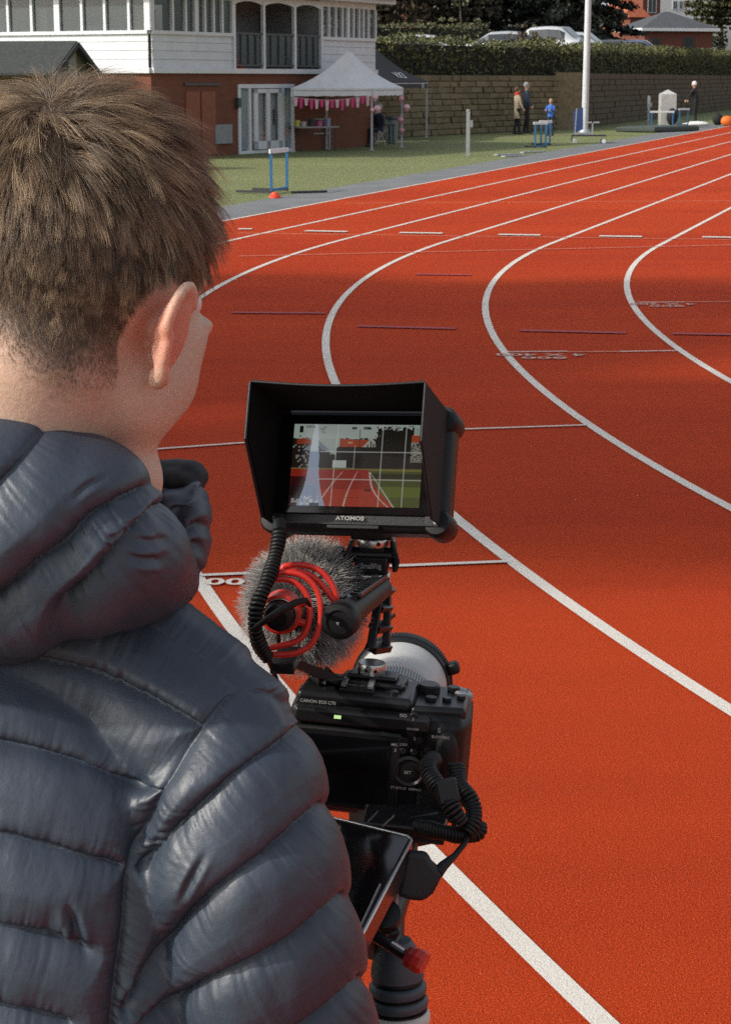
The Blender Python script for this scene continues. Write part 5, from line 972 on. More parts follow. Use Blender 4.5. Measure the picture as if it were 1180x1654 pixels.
# ---- tilted lower display
A2 = np.array(pd(667, 1353, 1.60)); z2 = A2[2]; B2 = gp(580, 1520, z2-.012); C_ = gp(500, 1312, z2+.004); ex2 = nrm(A2-C_); ey2 = nrm(A2-B2); L2 = np.linalg.norm(A2-B2); nz2 = nrm(np.cross(ex2, ey2)); 
D0 = A2-ex2*.125; TB = Thing('control_display', 'flat black display with a bright metal rim lying under the camera', 'display', D0-nz2*.03)
m = MB(); q = [D0, A2, B2, B2-ex2*.125]; m.prism([p-nz2*.023 for p in q], nz2*.022); TB.part('body', m, M('bronze_metal', (.10, .08, .075), .25, .8), bevel=.003, seg=3)
m = MB(); ins = .004; cx = (A2+B2-ex2*.125)/2; 
m.prism([p+(sum(q)/4-p)*.045 for p in q], nz2*.0008); TB.part('display_glass', m, GLS, auto=None)
m = MB(); m.tube([q[0], q[1]-ex2*.006, q[1]-ex2*.002-ey2*.002, q[1]-ey2*.006, q[2]], .0013, 8); TB.part('rim', m, SIL, auto=60)
m = MB(); m.bar(q[2]-ex2*.004+ey2*.01+nz2*.0015, q[1]-ex2*.006-ey2*.09+nz2*.0015, .0012, .001); TB.part('seam', m, SIL)
for u0, v0, u1, v1 in ((594, 1327, 610, 1310), (617, 1335, 636, 1317)):
    m = MB(); m.bar(pd(u0, v0, 1.63), pd(u1, v1, 1.66), .0011, .0011); TB.part('support_rod', m, SIL)
# ---- gimbal / hand grip below
HG_ = Thing('hand_grip', 'black camera support with a red-ended lever and ribbed grey grip below the camera', 'camera grip', pd(632, 1800, 1.60))
m = MB(); m.bar(K(.0, .03, -.05), pd(668, 1345, 1.70), .05, .03); m.box(pd(655, 1330, 1.70), (.07, .05, .014), K.ax); HG_.part('camera_plate', m, BKM, bevel=.002)
m = MB(); m.tube(pdl((650, 1345, 1.70), (640, 1420, 1.66), (618, 1480, 1.62), (615, 1535, 1.60)), [.014, .016, .018, .019], 16); HG_.part('neck', m, BKM, auto=60)
m = MB(); m.lathe(pd(622, 1488, 1.575), nrm(-fy*.6+fz0*.8), [(0, 0), (.012, 0), (.013, .003), (.013, .012), (.008, .015), (0, .015)], 20); HG_.part('pan_knob', m, RUBB); m = MB(); m.bar(pd(640, 1448, 1.60), pd(632, 1478, 1.585), .003, .012); HG_.part('knob_plate', m, GREYP)
m = MB(); m.bar(pd(628, 1498, 1.575), pd(634, 1516, 1.57), .009, .016); HG_.part('latch', m, BKM, bevel=.001)
m = MB(); m.tube(pdl((606, 1512, 1.56), (630, 1527, 1.555), (656, 1543, 1.55)), .0048, 12); HG_.part('lever', m, BKM); m = MB(); m.tube([pd(632, 1524, 1.5515), pd(652, 1537, 1.547)], .0022, 8); HG_.part('lever_shine', m, SIL)
rd = nrm(pd(684, 1556, 1.545)-pd(660, 1543, 1.55)); m = MB(); m.lathe(pd(657, 1543, 1.55), rd, [(0, 0), (.0080, 0), (.0088, .002), (.0088, .009), (.0080, .011), (0, .011)], 8); HG_.part('lever_end', m, M('dark_red', (.30, .012, .015), .45), auto=20); m = MB(); m.lathe(pd(668, 1548, 1.548), rd, [(.0090, 0), (.0098, .002), (.0098, .007), (.0085, .010), (0, .010)], 8); HG_.part('lever_cap', m, REDP, auto=20)
gc_ = pd(641, 1556, 1.60); ga = nrm(np.array([-.03, .05, 1.0])); pr = [(0, .012), (.012, .010), (.018, .002), (.020, -.008)]
m = MB(); m.lathe(gc_, ga, [(0, .022), (.012, .020), (.018, .010), (.0215, -.004), (.0215, -.011)], 32); HG_.part('grip_top', m, GRB)
zz = -.011
for i, (h_, r_, mt) in enumerate([(.005, .0205, RUBB), (.0095, .0232, GRB), (.002, .0225, RUBB), (.0095, .0242, GRB), (.003, .0235, RUBB), (.012, .0255, None), (.004, .024, RUBB), (.014, .0250, GRB), (.004, .0235, RUBB), (.014, .0245, GRB), (.003, .023, RUBB), (.30, .022, RUBB)]):
    m = MB(); m.lathe(gc_, ga, [(0, zz), (r_*.92, zz), (r_, zz-h_*.25), (r_, zz-h_*.75), (r_*.92, zz-h_), (0, zz-h_)], 36); HG_.part('grip_rib' if mt is not None else 'white_band', m, mt or M('band_white', (.62, .58, .52), .6), auto=60); zz -= h_
grip_base = gc_+ga*(zz+.27)
# ================================================================ THE MAN
def vnoise(x, seed=0, n=4096):
    t = np.random.default_rng(seed).uniform(-1, 1, n); i = np.floor(x).astype(int); f = x-i; f = f*f*(3-2*f); return t[i % n]*(1-f)+t[(i+1) % n]*f
def vnoise2(x, y, seed=0, n=128):
    t = np.random.default_rng(seed).uniform(-1, 1, (n, n)); i = np.floor(x).astype(int); j = np.floor(y).astype(int); f = x-i; g = y-j; f = f*f*(3-2*f); g = g*g*(3-2*g)
    return (t[i % n, j % n]*(1-f)+t[(i+1) % n, j % n]*f)*(1-g)+(t[i % n, (j+1) % n]*(1-f)+t[(i+1) % n, (j+1) % n]*f)*g
def remeshed(mb, voxel, smooth=8, fac=.5):
    me = mesh_from('tmp', np.concatenate(mb.v), mb.f, []); import bmesh
    bm = bmesh.new(); bm.from_mesh(me); bmesh.ops.remove_doubles(bm, verts=bm.verts, dist=1e-5); bmesh.ops.recalc_face_normals(bm, faces=bm.faces); bm.to_mesh(me); bm.free()
    o = bpy.data.objects.new('tmp', me); COL.objects.link(o); r = o.modifiers.new('r', 'REMESH'); r.mode = 'VOXEL'; r.voxel_size = voxel; r.adaptivity = 0
    s = o.modifiers.new('s', 'SMOOTH'); s.factor = fac; s.iterations = smooth; dg = bpy.context.evaluated_depsgraph_get(); dg.update()
    out = bpy.data.meshes.new_from_object(o.evaluated_get(dg)); bpy.data.objects.remove(o); bpy.data.meshes.remove(me); return out
def getv(me): V = np.zeros(len(me.vertices)*3); me.vertices.foreach_get('co', V); return V.reshape(-1, 3)
def getn(me): V = np.zeros(len(me.vertices)*3); me.vertices.foreach_get('normal', V); return V.reshape(-1, 3)
def setv(me, V): me.vertices.foreach_set('co', V.ravel()); me.update()
def add_mesh(name, me, mat, parent, origin):
    V = getv(me)-np.asarray(origin); setv(me, V); me.materials.clear(); me.materials.append(mat); me.polygons.foreach_set('use_smooth', [True]*len(me.polygons)); me.name = name
    o = bpy.data.objects.new(name, me); COL.objects.link(o); o.parent = parent; return o
yh, ph_ = R(29), R(20)
Hf = np.array([math.sin(yh)*math.cos(ph_), math.cos(yh)*math.cos(ph_), -math.sin(ph_)]); Hr = np.array([math.cos(yh), -math.sin(yh), 0]); Hu = np.cross(Hr, Hf); HAX = (Hr, Hf, Hu)
HC = pd(131, 420, 1.315); hh = lambda r, f, u: HC+Hr*r+Hf*f+Hu*u
yb_ = R(15); Bf = np.array([math.sin(yb_), math.cos(yb_), 0]); Br = np.array([math.cos(yb_), -math.sin(yb_), 0]); BU = np.array([0, 0, 1.0])
SR = pd(345, 1200, 1.345); SL = SR-Br*.36; MID = (SR+SL)/2; EL = pd(486, 1900, 1.42); ELl = EL-Br*.42+Bf*.02
feet = MID*np.array([1, 1, 0]); root = np.array([feet[0], feet[1], 0.0])
MAN = Thing('person', 'man in a slate-blue puffer jacket seen from behind, looking down at the monitor', 'person', root)
m = MB()
m.ell(hh(0, -.006, .004), (.0775, .098, .103), HAX, 28, 20)                       # cranium
m.ell(hh(0, .038, -.030), (.064, .056, .078), HAX); m.ell(hh(0, .034, -.078), (.054, .058, .044), HAX); m.ell(hh(0, .080, -.124), (.030, .026, .026), HAX); m.ell(hh(0, .050, -.118), (.042, .040, .030), HAX); m.ell(hh(.0, .040, -.138), (.064, .050, .042), HAX, 20, 14)
for s in (-1, 1):
    m.ell(hh(s*.049, .022, -.080), (.024, .044, .040), HAX, 16, 10); m.ell(hh(s*.046, .042, -.066), (.025, .042, .036), HAX, 16, 10); m.ell(hh(s*.045, .050, -.040), (.024, .037, .028), HAX, 16, 10); m.ell(hh(s*.051, .076, -.022), (.011, .014, .0065), HAX, 14, 8); m.ell(hh(s*.036, .066, .010), (.026, .022, .012), HAX, 14, 8)
m.tube([hh(0, .088, .0), hh(0, .112, -.038)], [.007, .012], 10); m.ell(hh(0, .106, -.040), (.015, .013, .010), HAX, 12, 8); m.ell(hh(0, .092, -.070), (.024, .010, .010), HAX, 12, 8)
nb = MID+BU*.055-Bf*.015
m.tube([hh(0, -.030, -.02), hh(0, -.028, -.07), (hh(0, -.03, -.11)+nb)/2+Bf*.004, nb, nb-BU*.09], [.062, .060, .061, .066, .062], 20)
# torso, arms, hands, legs inside the clothes: one continuous body
for z, a, b in ((-.07, .13, .07), (-.18, .145, .085), (-.34, .145, .10), (-.46, .16, .105)): m.ell(MID+BU*z, (a, b, .13), (Br, Bf, BU), 16, 10)
for s_, S_, E_ in ((1, SR, EL), (-1, SL, ELl)): m.tube([S_-BU*.01, (S_+E_)/2, E_], [.038, .040, .036], 12)
gb = grip_base; HR_ = gb+np.array([0, 0, .01]); HL_ = gb-np.array([0, 0, .10])
def hand(c, side, wr):   # a fist closed round the vertical grip; side +1: palm on the right
    X = np.array([1.0, 0, 0])*side; Yv = np.array([0, 1.0, 0]); rad = .034
    pc = c+X*rad*.9-Yv*.012; m.ell(pc, (.016, .036, .042), (X, Yv, BU), 14, 10); m.tube([wr, wr*.35+pc*.65, pc-Yv*.015], [.030, .026, .026], 12)
    for i in range(4):
        z = .030-.0205*i; L = (1.0, 1.12, 1.05, .85)[i]; P = []
        for k_ in range(6): a = -.25+k_*.52*L; P.append(c+X*math.cos(a)*rad+Yv*math.sin(a)*rad*1.05+BU*(z-.002*k_*(i-1.5)))
        m.tube([pc+BU*z+Yv*.01]+P, [.0092, .0092, .009, .0086, .008, .0078, .0068], 10)
    P = [pc+BU*.03-Yv*.025, c+X*rad*.5-Yv*(rad+.004)+BU*.045, c-X*.008-Yv*(rad+.006)+BU*.052, c-X*.03-Yv*(rad*.8)+BU*.05]; m.tube(P, [.013, .011, .0098, .008], 10)
hand(HR_, 1, EL+(HR_-EL)*.72+np.array([.02, -.01, 0])); hand(HL_, -1, ELl+(HL_-ELl)*.76); m.tube([EL, EL+(HR_-EL)*.72+np.array([.02, -.01, 0])], [.038, .030], 12); m.tube([ELl, ELl+(HL_-ELl)*.76], [.038, .030], 12)
HIP = MID-BU*.50
for s in (-1, 1):
    h0 = HIP+Br*.085*s; kn_ = np.array([h0[0], h0[1]+.01, .50])+Br*.02*s; an = np.array([h0[0], h0[1]-.03, .09])+Br*.04*s; m.tube([h0+BU*.05, (h0+kn_)/2, kn_, (kn_+an)/2+(0, -.01, 0), an], [.082, .072, .052, .050, .034], 14); m.ell(an+Bf*.06-BU*.04, (.038, .10, .035), (Br, Bf, BU), 12, 8)
# ears: shell, folded rim, back of the concha
for s in (-1, 1):
    out = nrm(Hr*s*.90-Hf*.44); ec = hh(s*.0775, -.004, -.046); eu = nrm(Hu*.97-Hf*.10+Hr*s*.20); ef = nrm(np.cross(eu, np.cross(out, eu)) if False else (Hf*.98+Hr*s*.16)); ef = nrm(ef-eu*(ef@eu)); en = np.cross(ef, eu)*s
    # rim: starts at the front top, goes over the back and ends in the lobe
    ang = np.linspace(R(100), R(-105), 22) if True else 0; P = []; 
    for a in np.linspace(R(35), R(275), 26):
        w_ = .0175 if math.sin(a) > 0 else .0125; P.append(ec+ef*math.cos(a)*w_+eu*(math.sin(a)*.031)+nrm(Hr*s)*(.012-.007*math.cos(a))-Hf*.002)
    m.tube(P, [.0042]*20+[.0046, .0052, .0058, .006, .006, .0055], 10)
    m.ell(ec+Hr*s*.010-Hf*.004, (.0150, .0285, .0036), (ef, eu, nrm(np.cross(ef, eu))), 18, 10); m.ell(ec+Hr*s*.003+Hf*.004-eu*.002, (.010, .019, .012), (ef, eu, nrm(np.cross(ef, eu))), 16, 10)
    m.ell(ec-eu*.029+Hr*s*.008-Hf*.001, (.0085, .010, .0045), (ef, eu, nrm(np.cross(ef, eu))), 12, 8)
bme = remeshed(m, .0026, 4, .5)
def lap(me, wfun, iters):
    V = getv(me); E_ = np.zeros(len(me.edges)*2, int); me.edges.foreach_get('vertices', E_); E_ = E_.reshape(-1, 2); n = len(V); dg_ = np.bincount(E_.ravel(), minlength=n)[:, None]; w_ = wfun(V)[:, None]
    for _ in range(iters):
        S = np.stack([np.bincount(E_[:, 0], V[E_[:, 1], c], n)+np.bincount(E_[:, 1], V[E_[:, 0], c], n) for c in range(3)], 1)/np.maximum(dg_, 1); V = V+(S-V)*.6*w_
    setv(me, V)
def head_w(V):
    L = np.stack([(V-HC)@Hr, (V-HC)@Hf, (V-HC)@Hu], 1); d = np.linalg.norm(L, axis=1); w_ = np.clip((.22-d)/.03, 0, 1); e = np.minimum(np.linalg.norm((L-np.array([.086, -.006, -.044]))/np.array([.022, .034, .044]), axis=1), np.linalg.norm((L-np.array([-.086, -.006, -.044]))/np.array([.022, .034, .044]), axis=1))
    w_ *= np.clip((e-.95)/.25, 0, 1); nose = np.clip(np.linalg.norm((L-np.array([0, .110, -.050]))/np.array([.03, .03, .04]), axis=1)-.6, .12, 1); 
    for s in (-1, 1): w_ = w_*np.clip(np.linalg.norm((L-np.array([s*.053, .080, -.022]))/np.array([.016, .016, .010]), axis=1)-.75, .22, 1)
    return w_*nose
lap(bme, head_w, 55)
sk = NT('skin'); v = sk.coord(); n1 = sk.noise(v, 16, 4); n2 = sk.noise(v, 300, 3, .7)
ec = hh(.0775, -.004, -.046)-root
geo = sk.n('TexCoord'); vd = sk.n('VectorMath', operation='DISTANCE'); sk.l(geo.outputs['Object'], vd.inputs[0]); vd.inputs[1].default_value = tuple(ec+Hr*.006); ear = sk.ramp(vd.outputs['Value'], [(.0, (1, 1, 1)), (.02, (.8, .8, .8)), (.034, (0, 0, 0))])
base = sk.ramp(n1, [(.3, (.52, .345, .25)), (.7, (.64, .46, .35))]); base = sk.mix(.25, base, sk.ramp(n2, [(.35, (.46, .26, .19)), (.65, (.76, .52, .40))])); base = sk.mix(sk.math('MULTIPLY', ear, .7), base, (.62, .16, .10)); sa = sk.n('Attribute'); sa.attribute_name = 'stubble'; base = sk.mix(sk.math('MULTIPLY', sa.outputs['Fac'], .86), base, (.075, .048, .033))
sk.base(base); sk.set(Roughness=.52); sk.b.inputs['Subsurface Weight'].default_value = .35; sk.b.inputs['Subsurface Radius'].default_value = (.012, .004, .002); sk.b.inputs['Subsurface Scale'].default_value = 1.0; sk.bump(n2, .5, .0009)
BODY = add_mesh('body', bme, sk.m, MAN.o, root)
m = MB()
for s in (-1, 1):
    m = MB(); m.ell(hh(s*.031, .083, -.006), (.0118, .0118, .0118), HAX, 16, 12); e_ = MAN.part('eye', m, M('eye_white', (.75, .73, .7), .2, var=0)); m = MB(); m.lathe(hh(s*.031, .0935, -.009), nrm(Hf-Hu*.35), [(0, .0012), (.003, .001), (.0055, 0)], 16); MAN.part('iris', m, M('iris', (.05, .09, .12), .2, var=0), parent=e_)
    m = MB(); m.tube([hh(s*.014, .093, .010), hh(s*.030, .091, .016), hh(s*.050, .076, .012)], [.0025, .003, .0015], 8); MAN.part('eyebrow', m, HB)
m = MB(); m.tube([hh(-.022, .094, -.071), hh(-.008, .1025, -.068), hh(.008, .1025, -.068), hh(.022, .094, -.071)], [.002, .0045, .0045, .002], 10); MAN.part('lips', m, M('lips', (.5, .18, .15), .45, var=0))
# ---- jacket
def loft(m, rings, n=28):   # ring: centre, half width, half depth (in body axes)
    V = []; a = np.arange(n)*2*math.pi/n
    for c, w_, d_ in rings: ca, sa = np.cos(a), np.sin(a); V.append(c+np.outer(np.sign(ca)*abs(ca)**.85*w_, Br)+np.outer(np.sign(sa)*abs(sa)**.85*d_, Bf))
    k = len(rings); F = [(i*n+j, i*n+(j+1) % n, (i+1)*n+(j+1) % n, (i+1)*n+j) for i in range(k-1) for j in range(n)]+[tuple(range(n))[::-1], tuple((k-1)*n+j for j in range(n))]; m.add(np.concatenate(V), F)
m = MB(); q = lambda z, f=0: MID+BU*z+Bf*f
loft(m, [(q(-.60), .205, .150), (q(-.45), .200, .150), (q(-.30), .195, .150), (q(-.16), .195, .150), (q(-.06), .185, .135), (q(.0), .160, .115), (q(.045), .115, .095), (q(.075), .08, .075)])
ax_ = [SR+Br*-.0, pd(352, 1250, 1.335), pd(378, 1360, 1.335), pd(408, 1500, 1.35), pd(440, 1654, 1.37), EL]
m.tube([pd(215, 1080, 1.36)]+ax_, [.060, .066, .069, .071, .072, .071, .068], 20)
m.tube([pd(60, 1010, 1.37), pd(215, 1075, 1.36), pd(330, 1150, 1.35)], [.075, .062, .058], 18); m.tube([pd(-330, 1060, 1.45), pd(-120, 1020, 1.40), pd(80, 1010, 1.38)], [.07, .078, .072], 18)
wr = EL+(HR_-EL)*.70; m.tube([EL, EL+(HR_-EL)*.3, wr], [.067, .060, .044], 18)
m.tube([MID-Br*.05+BU*.03, SL+BU*.0, (SL+ELl)/2, ELl], [.07, .068, .07, .066], 18); m.tube([ELl, ELl+(HL_-ELl)*.72], [.066, .044], 18); m.ell(EL, (.068, .068, .068)); m.ell(ELl, (.066, .066, .066))
def refine(me, lim=(-60, 700, 500, 1720)):
    import bmesh
    V = getv(me); N = getn(me); u, v, d = proj(V); ok = (u > lim[0])*(u < lim[1])*(v > lim[2])*(v < lim[3])*(((CO-V)*N).sum(1) > -.25)
    bm = bmesh.new(); bm.from_mesh(me); bm.verts.ensure_lookup_table(); es = [e for e in bm.edges if ok[e.verts[0].index] and ok[e.verts[1].index]]
    bmesh.ops.subdivide_edges(bm, edges=es, cuts=1, use_grid_fill=True, smooth=0.0); bm.to_mesh(me); bm.free(); return me
jme = refine(remeshed(m, .0030, 16, .6)); lap(jme, lambda V: np.ones(len(V)), 4)
def poly_dist(U, P):
    P = np.asarray(P, float)
    for _ in range(2): P = np.array([P[0]]+[x for i in range(len(P)-1) for x in (P[i]*.75+P[i+1]*.25, P[i]*.25+P[i+1]*.75)]+[P[-1]])
    best = np.full(len(U), 1e9); sb = np.zeros(len(U)); sg = np.zeros(len(U)); s0 = 0.0; endd = np.zeros(len(U))
    for a, b in zip(P[:-1], P[1:]):
        d = b-a; L = math.hypot(*d)
        if L < 1e-6: continue
        t = np.clip(((U-a)@d)/L**2, 0, 1); r = U-(a+t[:, None]*d); D_ = np.hypot(r[:, 0], r[:, 1]); k = D_ < best; best[k] = D_[k]; sb[k] = s0+t[k]*L; sg[k] = np.sign(d[0]*r[k, 1]-d[1]*r[k, 0]); s0 += L
    return best, sb, sg
def puff(me, seams, amp, sig, wr_amp, creases=(), wl=9.0, seed=0, curv=70.0):
    V = getv(me); N = getn(me); u, v, d = proj(V); U = np.stack([u, v], 1); best = np.full(len(U), 1e9); second = best.copy(); W = np.zeros(len(U))
    for i, S in enumerate(seams):
        k_ = 1.0
        if isinstance(S, tuple): S, k_ = S
        D_, s, sg = poly_dist(U, S); D_ = D_/k_; D_j = D_+vnoise(s/60, seed+i)*5*(D_ < 60)
        n = vnoise(s/wl+i*37+sg*7+D_*.006, seed+i*2+1)+.5*vnoise(s/(wl*.5)+i*11+sg*5-D_*.008, seed+i*2+50)*np.exp(-D_/20); h = np.where(sg < 0, 1.0, .6)*(.75+.5*vnoise(s/90+3, seed+i+200)); n = .55-1.5*np.abs(n)
        W += n*h*np.exp(-D_/(30+20*vnoise(s/16, seed+i+90)))*(1-np.exp(-D_/5)); second = np.minimum(second, np.maximum(best, D_)); best = np.minimum(best, D_)
    disp = amp*(1-np.exp(-best/sig))*(1+.0*W)+amp*.35*(1-np.exp(-best/(curv)))+wr_amp*W
    disp += .0013*vnoise2(u/75+7, v/75, seed+3)+.0004*vnoise2(u/25, v/35+9, seed+4)
    for (P, dep, wd) in creases:
        D_, s, sg = poly_dist(U, P); L = s.max()+1e-6; disp -= dep*np.exp(-(D_/wd)**2)*np.sin(np.pi*np.clip(s/L, .02, .98))-dep*.5*np.exp(-((D_-wd*1.9)/wd)**2)*np.sin(np.pi*np.clip(s/L, .02, .98))
    setv(me, V+N*(disp-amp*.75)[:, None]-np.array([0, 0, .7])*disp[:, None])
back = [[(-700, 1010), (-200, 1010), (0, 1045), (150, 1077), (250, 1122), (326, 1166)], [(-700, 1150), (-200, 1160), (0, 1190), (110, 1212), (190, 1244), (256, 1274)],
    [(-700, 1290), (-200, 1305), (0, 1340), (100, 1368), (197, 1392)], [(-700, 1440), (-200, 1450), (0, 1488), (80, 1508), (135, 1522)], [(-700, 1580), (-200, 1585), (0, 1618), (110, 1645)],
    [(-700, 1730), (0, 1750), (150, 1790)], [(-700, 1870), (0, 1890), (170, 1930)], [(-700, 2010), (0, 2030), (200, 2060)], [(-700, 2160), (0, 2170), (200, 2190)]]
armhole = [(395, 1101), (362, 1122), (326, 1166), (290, 1212), (258, 1266), (228, 1330), (212, 1390), (207, 1440), (198, 1510), (186, 1590), (178, 1680), (190, 1800), (230, 1950)]
sleeve = [[(395, 1101), (440, 1106), (466, 1124), (480, 1150)], [(490, 1164), (455, 1190), (410, 1218), (360, 1262), (305, 1310), (262, 1352), (232, 1392)], [(524, 1292), (488, 1322), (440, 1366), (385, 1402), (330, 1446), (280, 1498), (240, 1560), (205, 1630)],
    [(556, 1440), (510, 1480), (455, 1524), (395, 1552), (330, 1580), (270, 1616), (215, 1665)], [(586, 1574), (560, 1600), (525, 1632), (480, 1662), (400, 1700), (300, 1740)], [(620, 1700), (560, 1760), (450, 1820), (350, 1850)], [(660, 1830), (560, 1900), (400, 1950)], [(720, 1780), (700, 1860), (660, 1960)], [(760, 1780), (770, 1860), (760, 1960)]]
yoke = [[(120, 930), (165, 962), (235, 995), (310, 1040), (368, 1080), (395, 1101)]]
puff(jme, back+[armhole]+sleeve+[(yoke[0], 2.6)], .0102, 14, .0019,
    [([(294, 1440), (310, 1405), (336, 1352)], .003, 6), ([(108, 1436), (118, 1470), (132, 1525)], .0045, 8), ([(190, 1640), (215, 1590), (235, 1575)], .004, 8), ([(255, 1330), (236, 1372), (222, 1420)], .003, 8)], seed=3)
jk = NT('jacket_nylon'); v = jk.coord(); a1 = jk.noise(v, 14, 4); b1 = jk.noise(v, 75, 4, .6); c1_ = jk.noise(jk.coord(scale=(1, 1, .45)), 190, 3, .6); d1 = jk.noise(v, 1500, 2)
jk.base(jk.ramp(a1, [(.3, (.026, .037, .056)), (.7, (.037, .050, .074))])); jk.set(Roughness=.48); jk.b.inputs['Specular IOR Level'].default_value = .62; jk.b.inputs['Sheen Weight'].default_value = 0.0; jk.b.inputs['Sheen Roughness'].default_value = .4; jk.b.inputs['Sheen Tint'].default_value = (.8, .85, 1, 1)
nb1 = jk.bump(b1, .18, .0035); nb2 = jk.bump(c1_, .25, .0012, nb1); jk.bump(d1, .12, .0003, nb2)
JK = add_mesh('jacket', jme, jk.m, MAN.o, root)
# ---- hood and collar of the jacket
m = MB()
for (u, v_, d, rx, rd_, rz) in ((-330, 850, 1.47, .06, .06, .06), (-250, 860, 1.36, .07, .06, .07), (-120, 850, 1.285, .085, .06, .076), (-40, 925, 1.30, .075, .05, .050), (0, 836, 1.262, .085, .058, .0765), (95, 842, 1.268, .07, .055, .0660), (165, 862, 1.29, .055, .05, .050), (215, 880, 1.318, .036, .045, .038), (245, 892, 1.345, .026, .040, .030), (252, 872, 1.38, .020, .035, .0280), (30, 748, 1.275, .06, .04, .040), (100, 768, 1.28, .05, .04, .036), (165, 806, 1.30, .04, .035, .028), (215, 840, 1.33, .028, .035, .024)):
    m.ell(pd(u, v_, d), (rx, rd_, rz), (CR, CF, CU), 22, 16)
hme = refine(remeshed(m, .0028, 16, .6)); lap(hme, lambda V: np.ones(len(V)), 6)
hs1 = [[(82, 668), (50, 715), (0, 768), (-80, 840), (-200, 920)], [(238, 776), (190, 800), (142, 832), (110, 874), (62, 912), (0, 962), (-90, 1030)], [(280, 796), (250, 822), (215, 858), (186, 896), (150, 930), (110, 965)]]
puff(hme, hs1, .0140, 26, .0026, [([(175, 748), (140, 760), (112, 786)], .002, 6), ([(245, 800), (212, 806), (170, 812)], .002, 6), ([(232, 838), (200, 848), (168, 852)], .0025, 6), ([(175, 905), (145, 920), (120, 925)], .002, 6), ([(262, 880), (236, 886), (205, 890)], .0025, 5), ([(275, 850), (245, 862), (212, 868)], .002, 5)], wl=11, seed=41, curv=110)
HOOD = add_mesh('hood', hme, jk.m, JK, root)
m = MB()
for (u, v_, d, rx, rd_, rz) in ((318, 792, 1.415, .0085, .03, .011), (300, 806, 1.41, .015, .028, .012), (280, 812, 1.40, .018, .028, .013), (318, 812, 1.41, .009, .03, .014), (300, 836, 1.405, .016, .03, .018), (312, 830, 1.40, .012, .03, .020), (302, 862, 1.395, .016, .03, .018), (288, 892, 1.39, .018, .03, .016), (272, 925, 1.38, .020, .03, .014), (255, 800, 1.45, .02, .03, .02), (200, 820, 1.47, .03, .03, .03), (120, 830, 1.49, .04, .03, .035), (20, 830, 1.49, .04, .03, .035), (-80, 835, 1.48, .04, .03, .035), (-180, 840, 1.46, .04, .03, .035)):
    m.ell(pd(u, v_, d), (rx, rd_, rz), (CR, CF, CU), 18, 12)
cme = remeshed(m, .0022, 14, .6); puff(cme, [[(335, 772), (318, 806), (285, 820)], [(322, 842), (300, 850), (280, 846)], [(316, 872), (295, 880), (270, 872)], [(304, 906), (285, 908), (262, 900)]], .007, 9, .0022, wl=6, seed=77, curv=40)
COLL = add_mesh('collar', cme, jk.m, JK, root)
m = MB(); m.tube(pdl((268, 796, 1.40), (256, 798, 1.385), (238, 786, 1.36), (208, 758, 1.34), (165, 720, 1.32), (100, 690, 1.305), (20, 672, 1.30), (-60, 668, 1.30)), .0035, 10); MAN.part('hood_binding', m, M('binding', (.015, .017, .02), .7), parent=JK)
m = MB()
for (u, v_, d, rx, rz) in ((262, 768, 1.44, .012, .012), (285, 760, 1.45, .014, .009), (305, 762, 1.445, .013, .009), (322, 770, 1.44, .007, .007), (250, 785, 1.43, .018, .016), (280, 780, 1.43, .020, .012), (305, 782, 1.43, .012, .010)): m.ell(pd(u, v_, d), (rx, .03, rz), (CR, CF, CU), 16, 10)
lme = remeshed(m, .0024, 5, .5); add_mesh('collar_lining', lme, M('lining_cloth', (.010, .010, .012), .8), JK, root)
# trousers and shoes
m = MB()
for s in (-1, 1):
    h0 = HIP+Br*.085*s; kn_ = np.array([h0[0], h0[1]+.01, .50])+Br*.02*s; an = np.array([h0[0], h0[1]-.03, .11])+Br*.04*s; m.tube([h0+BU*.1, (h0+kn_)/2, kn_, (kn_+an)/2, an], [.105, .092, .076, .070, .062], 18)
    sh = MB(); sh.ell(an+Bf*.055-BU*.055, (.048, .145, .052), (Br, Bf, BU), 18, 10); so_ = MAN.part('shoe', sh, M('white_trainer', (.5, .5, .5), .6)); sh = MB(); sh.prism([an+Bf*(.055+.145*math.cos(a))+Br*.05*math.sin(a)-BU*(an[2]) for a in np.arange(20)*math.pi/10], BU*.028); MAN.part('sole', sh, WHP, parent=so_)
m.ell(HIP+BU*.03, (.165, .12, .13), (Br, Bf, BU)); add_mesh('trousers', remeshed(m, .008, 4), M('dark_denim', (.02, .025, .04), .85, var=.2), MAN.o, root)
# ---- hair
V = getv(bme)+root; nf = len(bme.polygons); lv = np.zeros(nf*4, int) if all(len(p.vertices) == 4 for p in bme.polygons) else None
lt = bme.loop_triangles if False else None
bme.calc_loop_triangles(); tv = np.zeros(len(bme.loop_triangles)*3, int); bme.loop_triangles.foreach_get('vertices', tv); tv = tv.reshape(-1, 3)
cen = V[tv].mean(1); lc = np.stack([(cen-HC)@Hr, (cen-HC)@Hf, (cen-HC)@Hu], 1)
near = np.linalg.norm(lc, axis=1) < .135; tv = tv[near]; lc = lc[near]
T0, T1, T2_ = V[tv[:, 0]], V[tv[:, 1]], V[tv[:, 2]]; nrmls = np.cross(T1-T0, T2_-T0); ar = np.linalg.norm(nrmls, axis=1)/2; nrmls /= (2*ar[:, None]+1e-12)
sgn = np.sign(((T0-HC)*nrmls).sum(1)); nrmls *= np.where(sgn == 0, 1, sgn)[:, None]
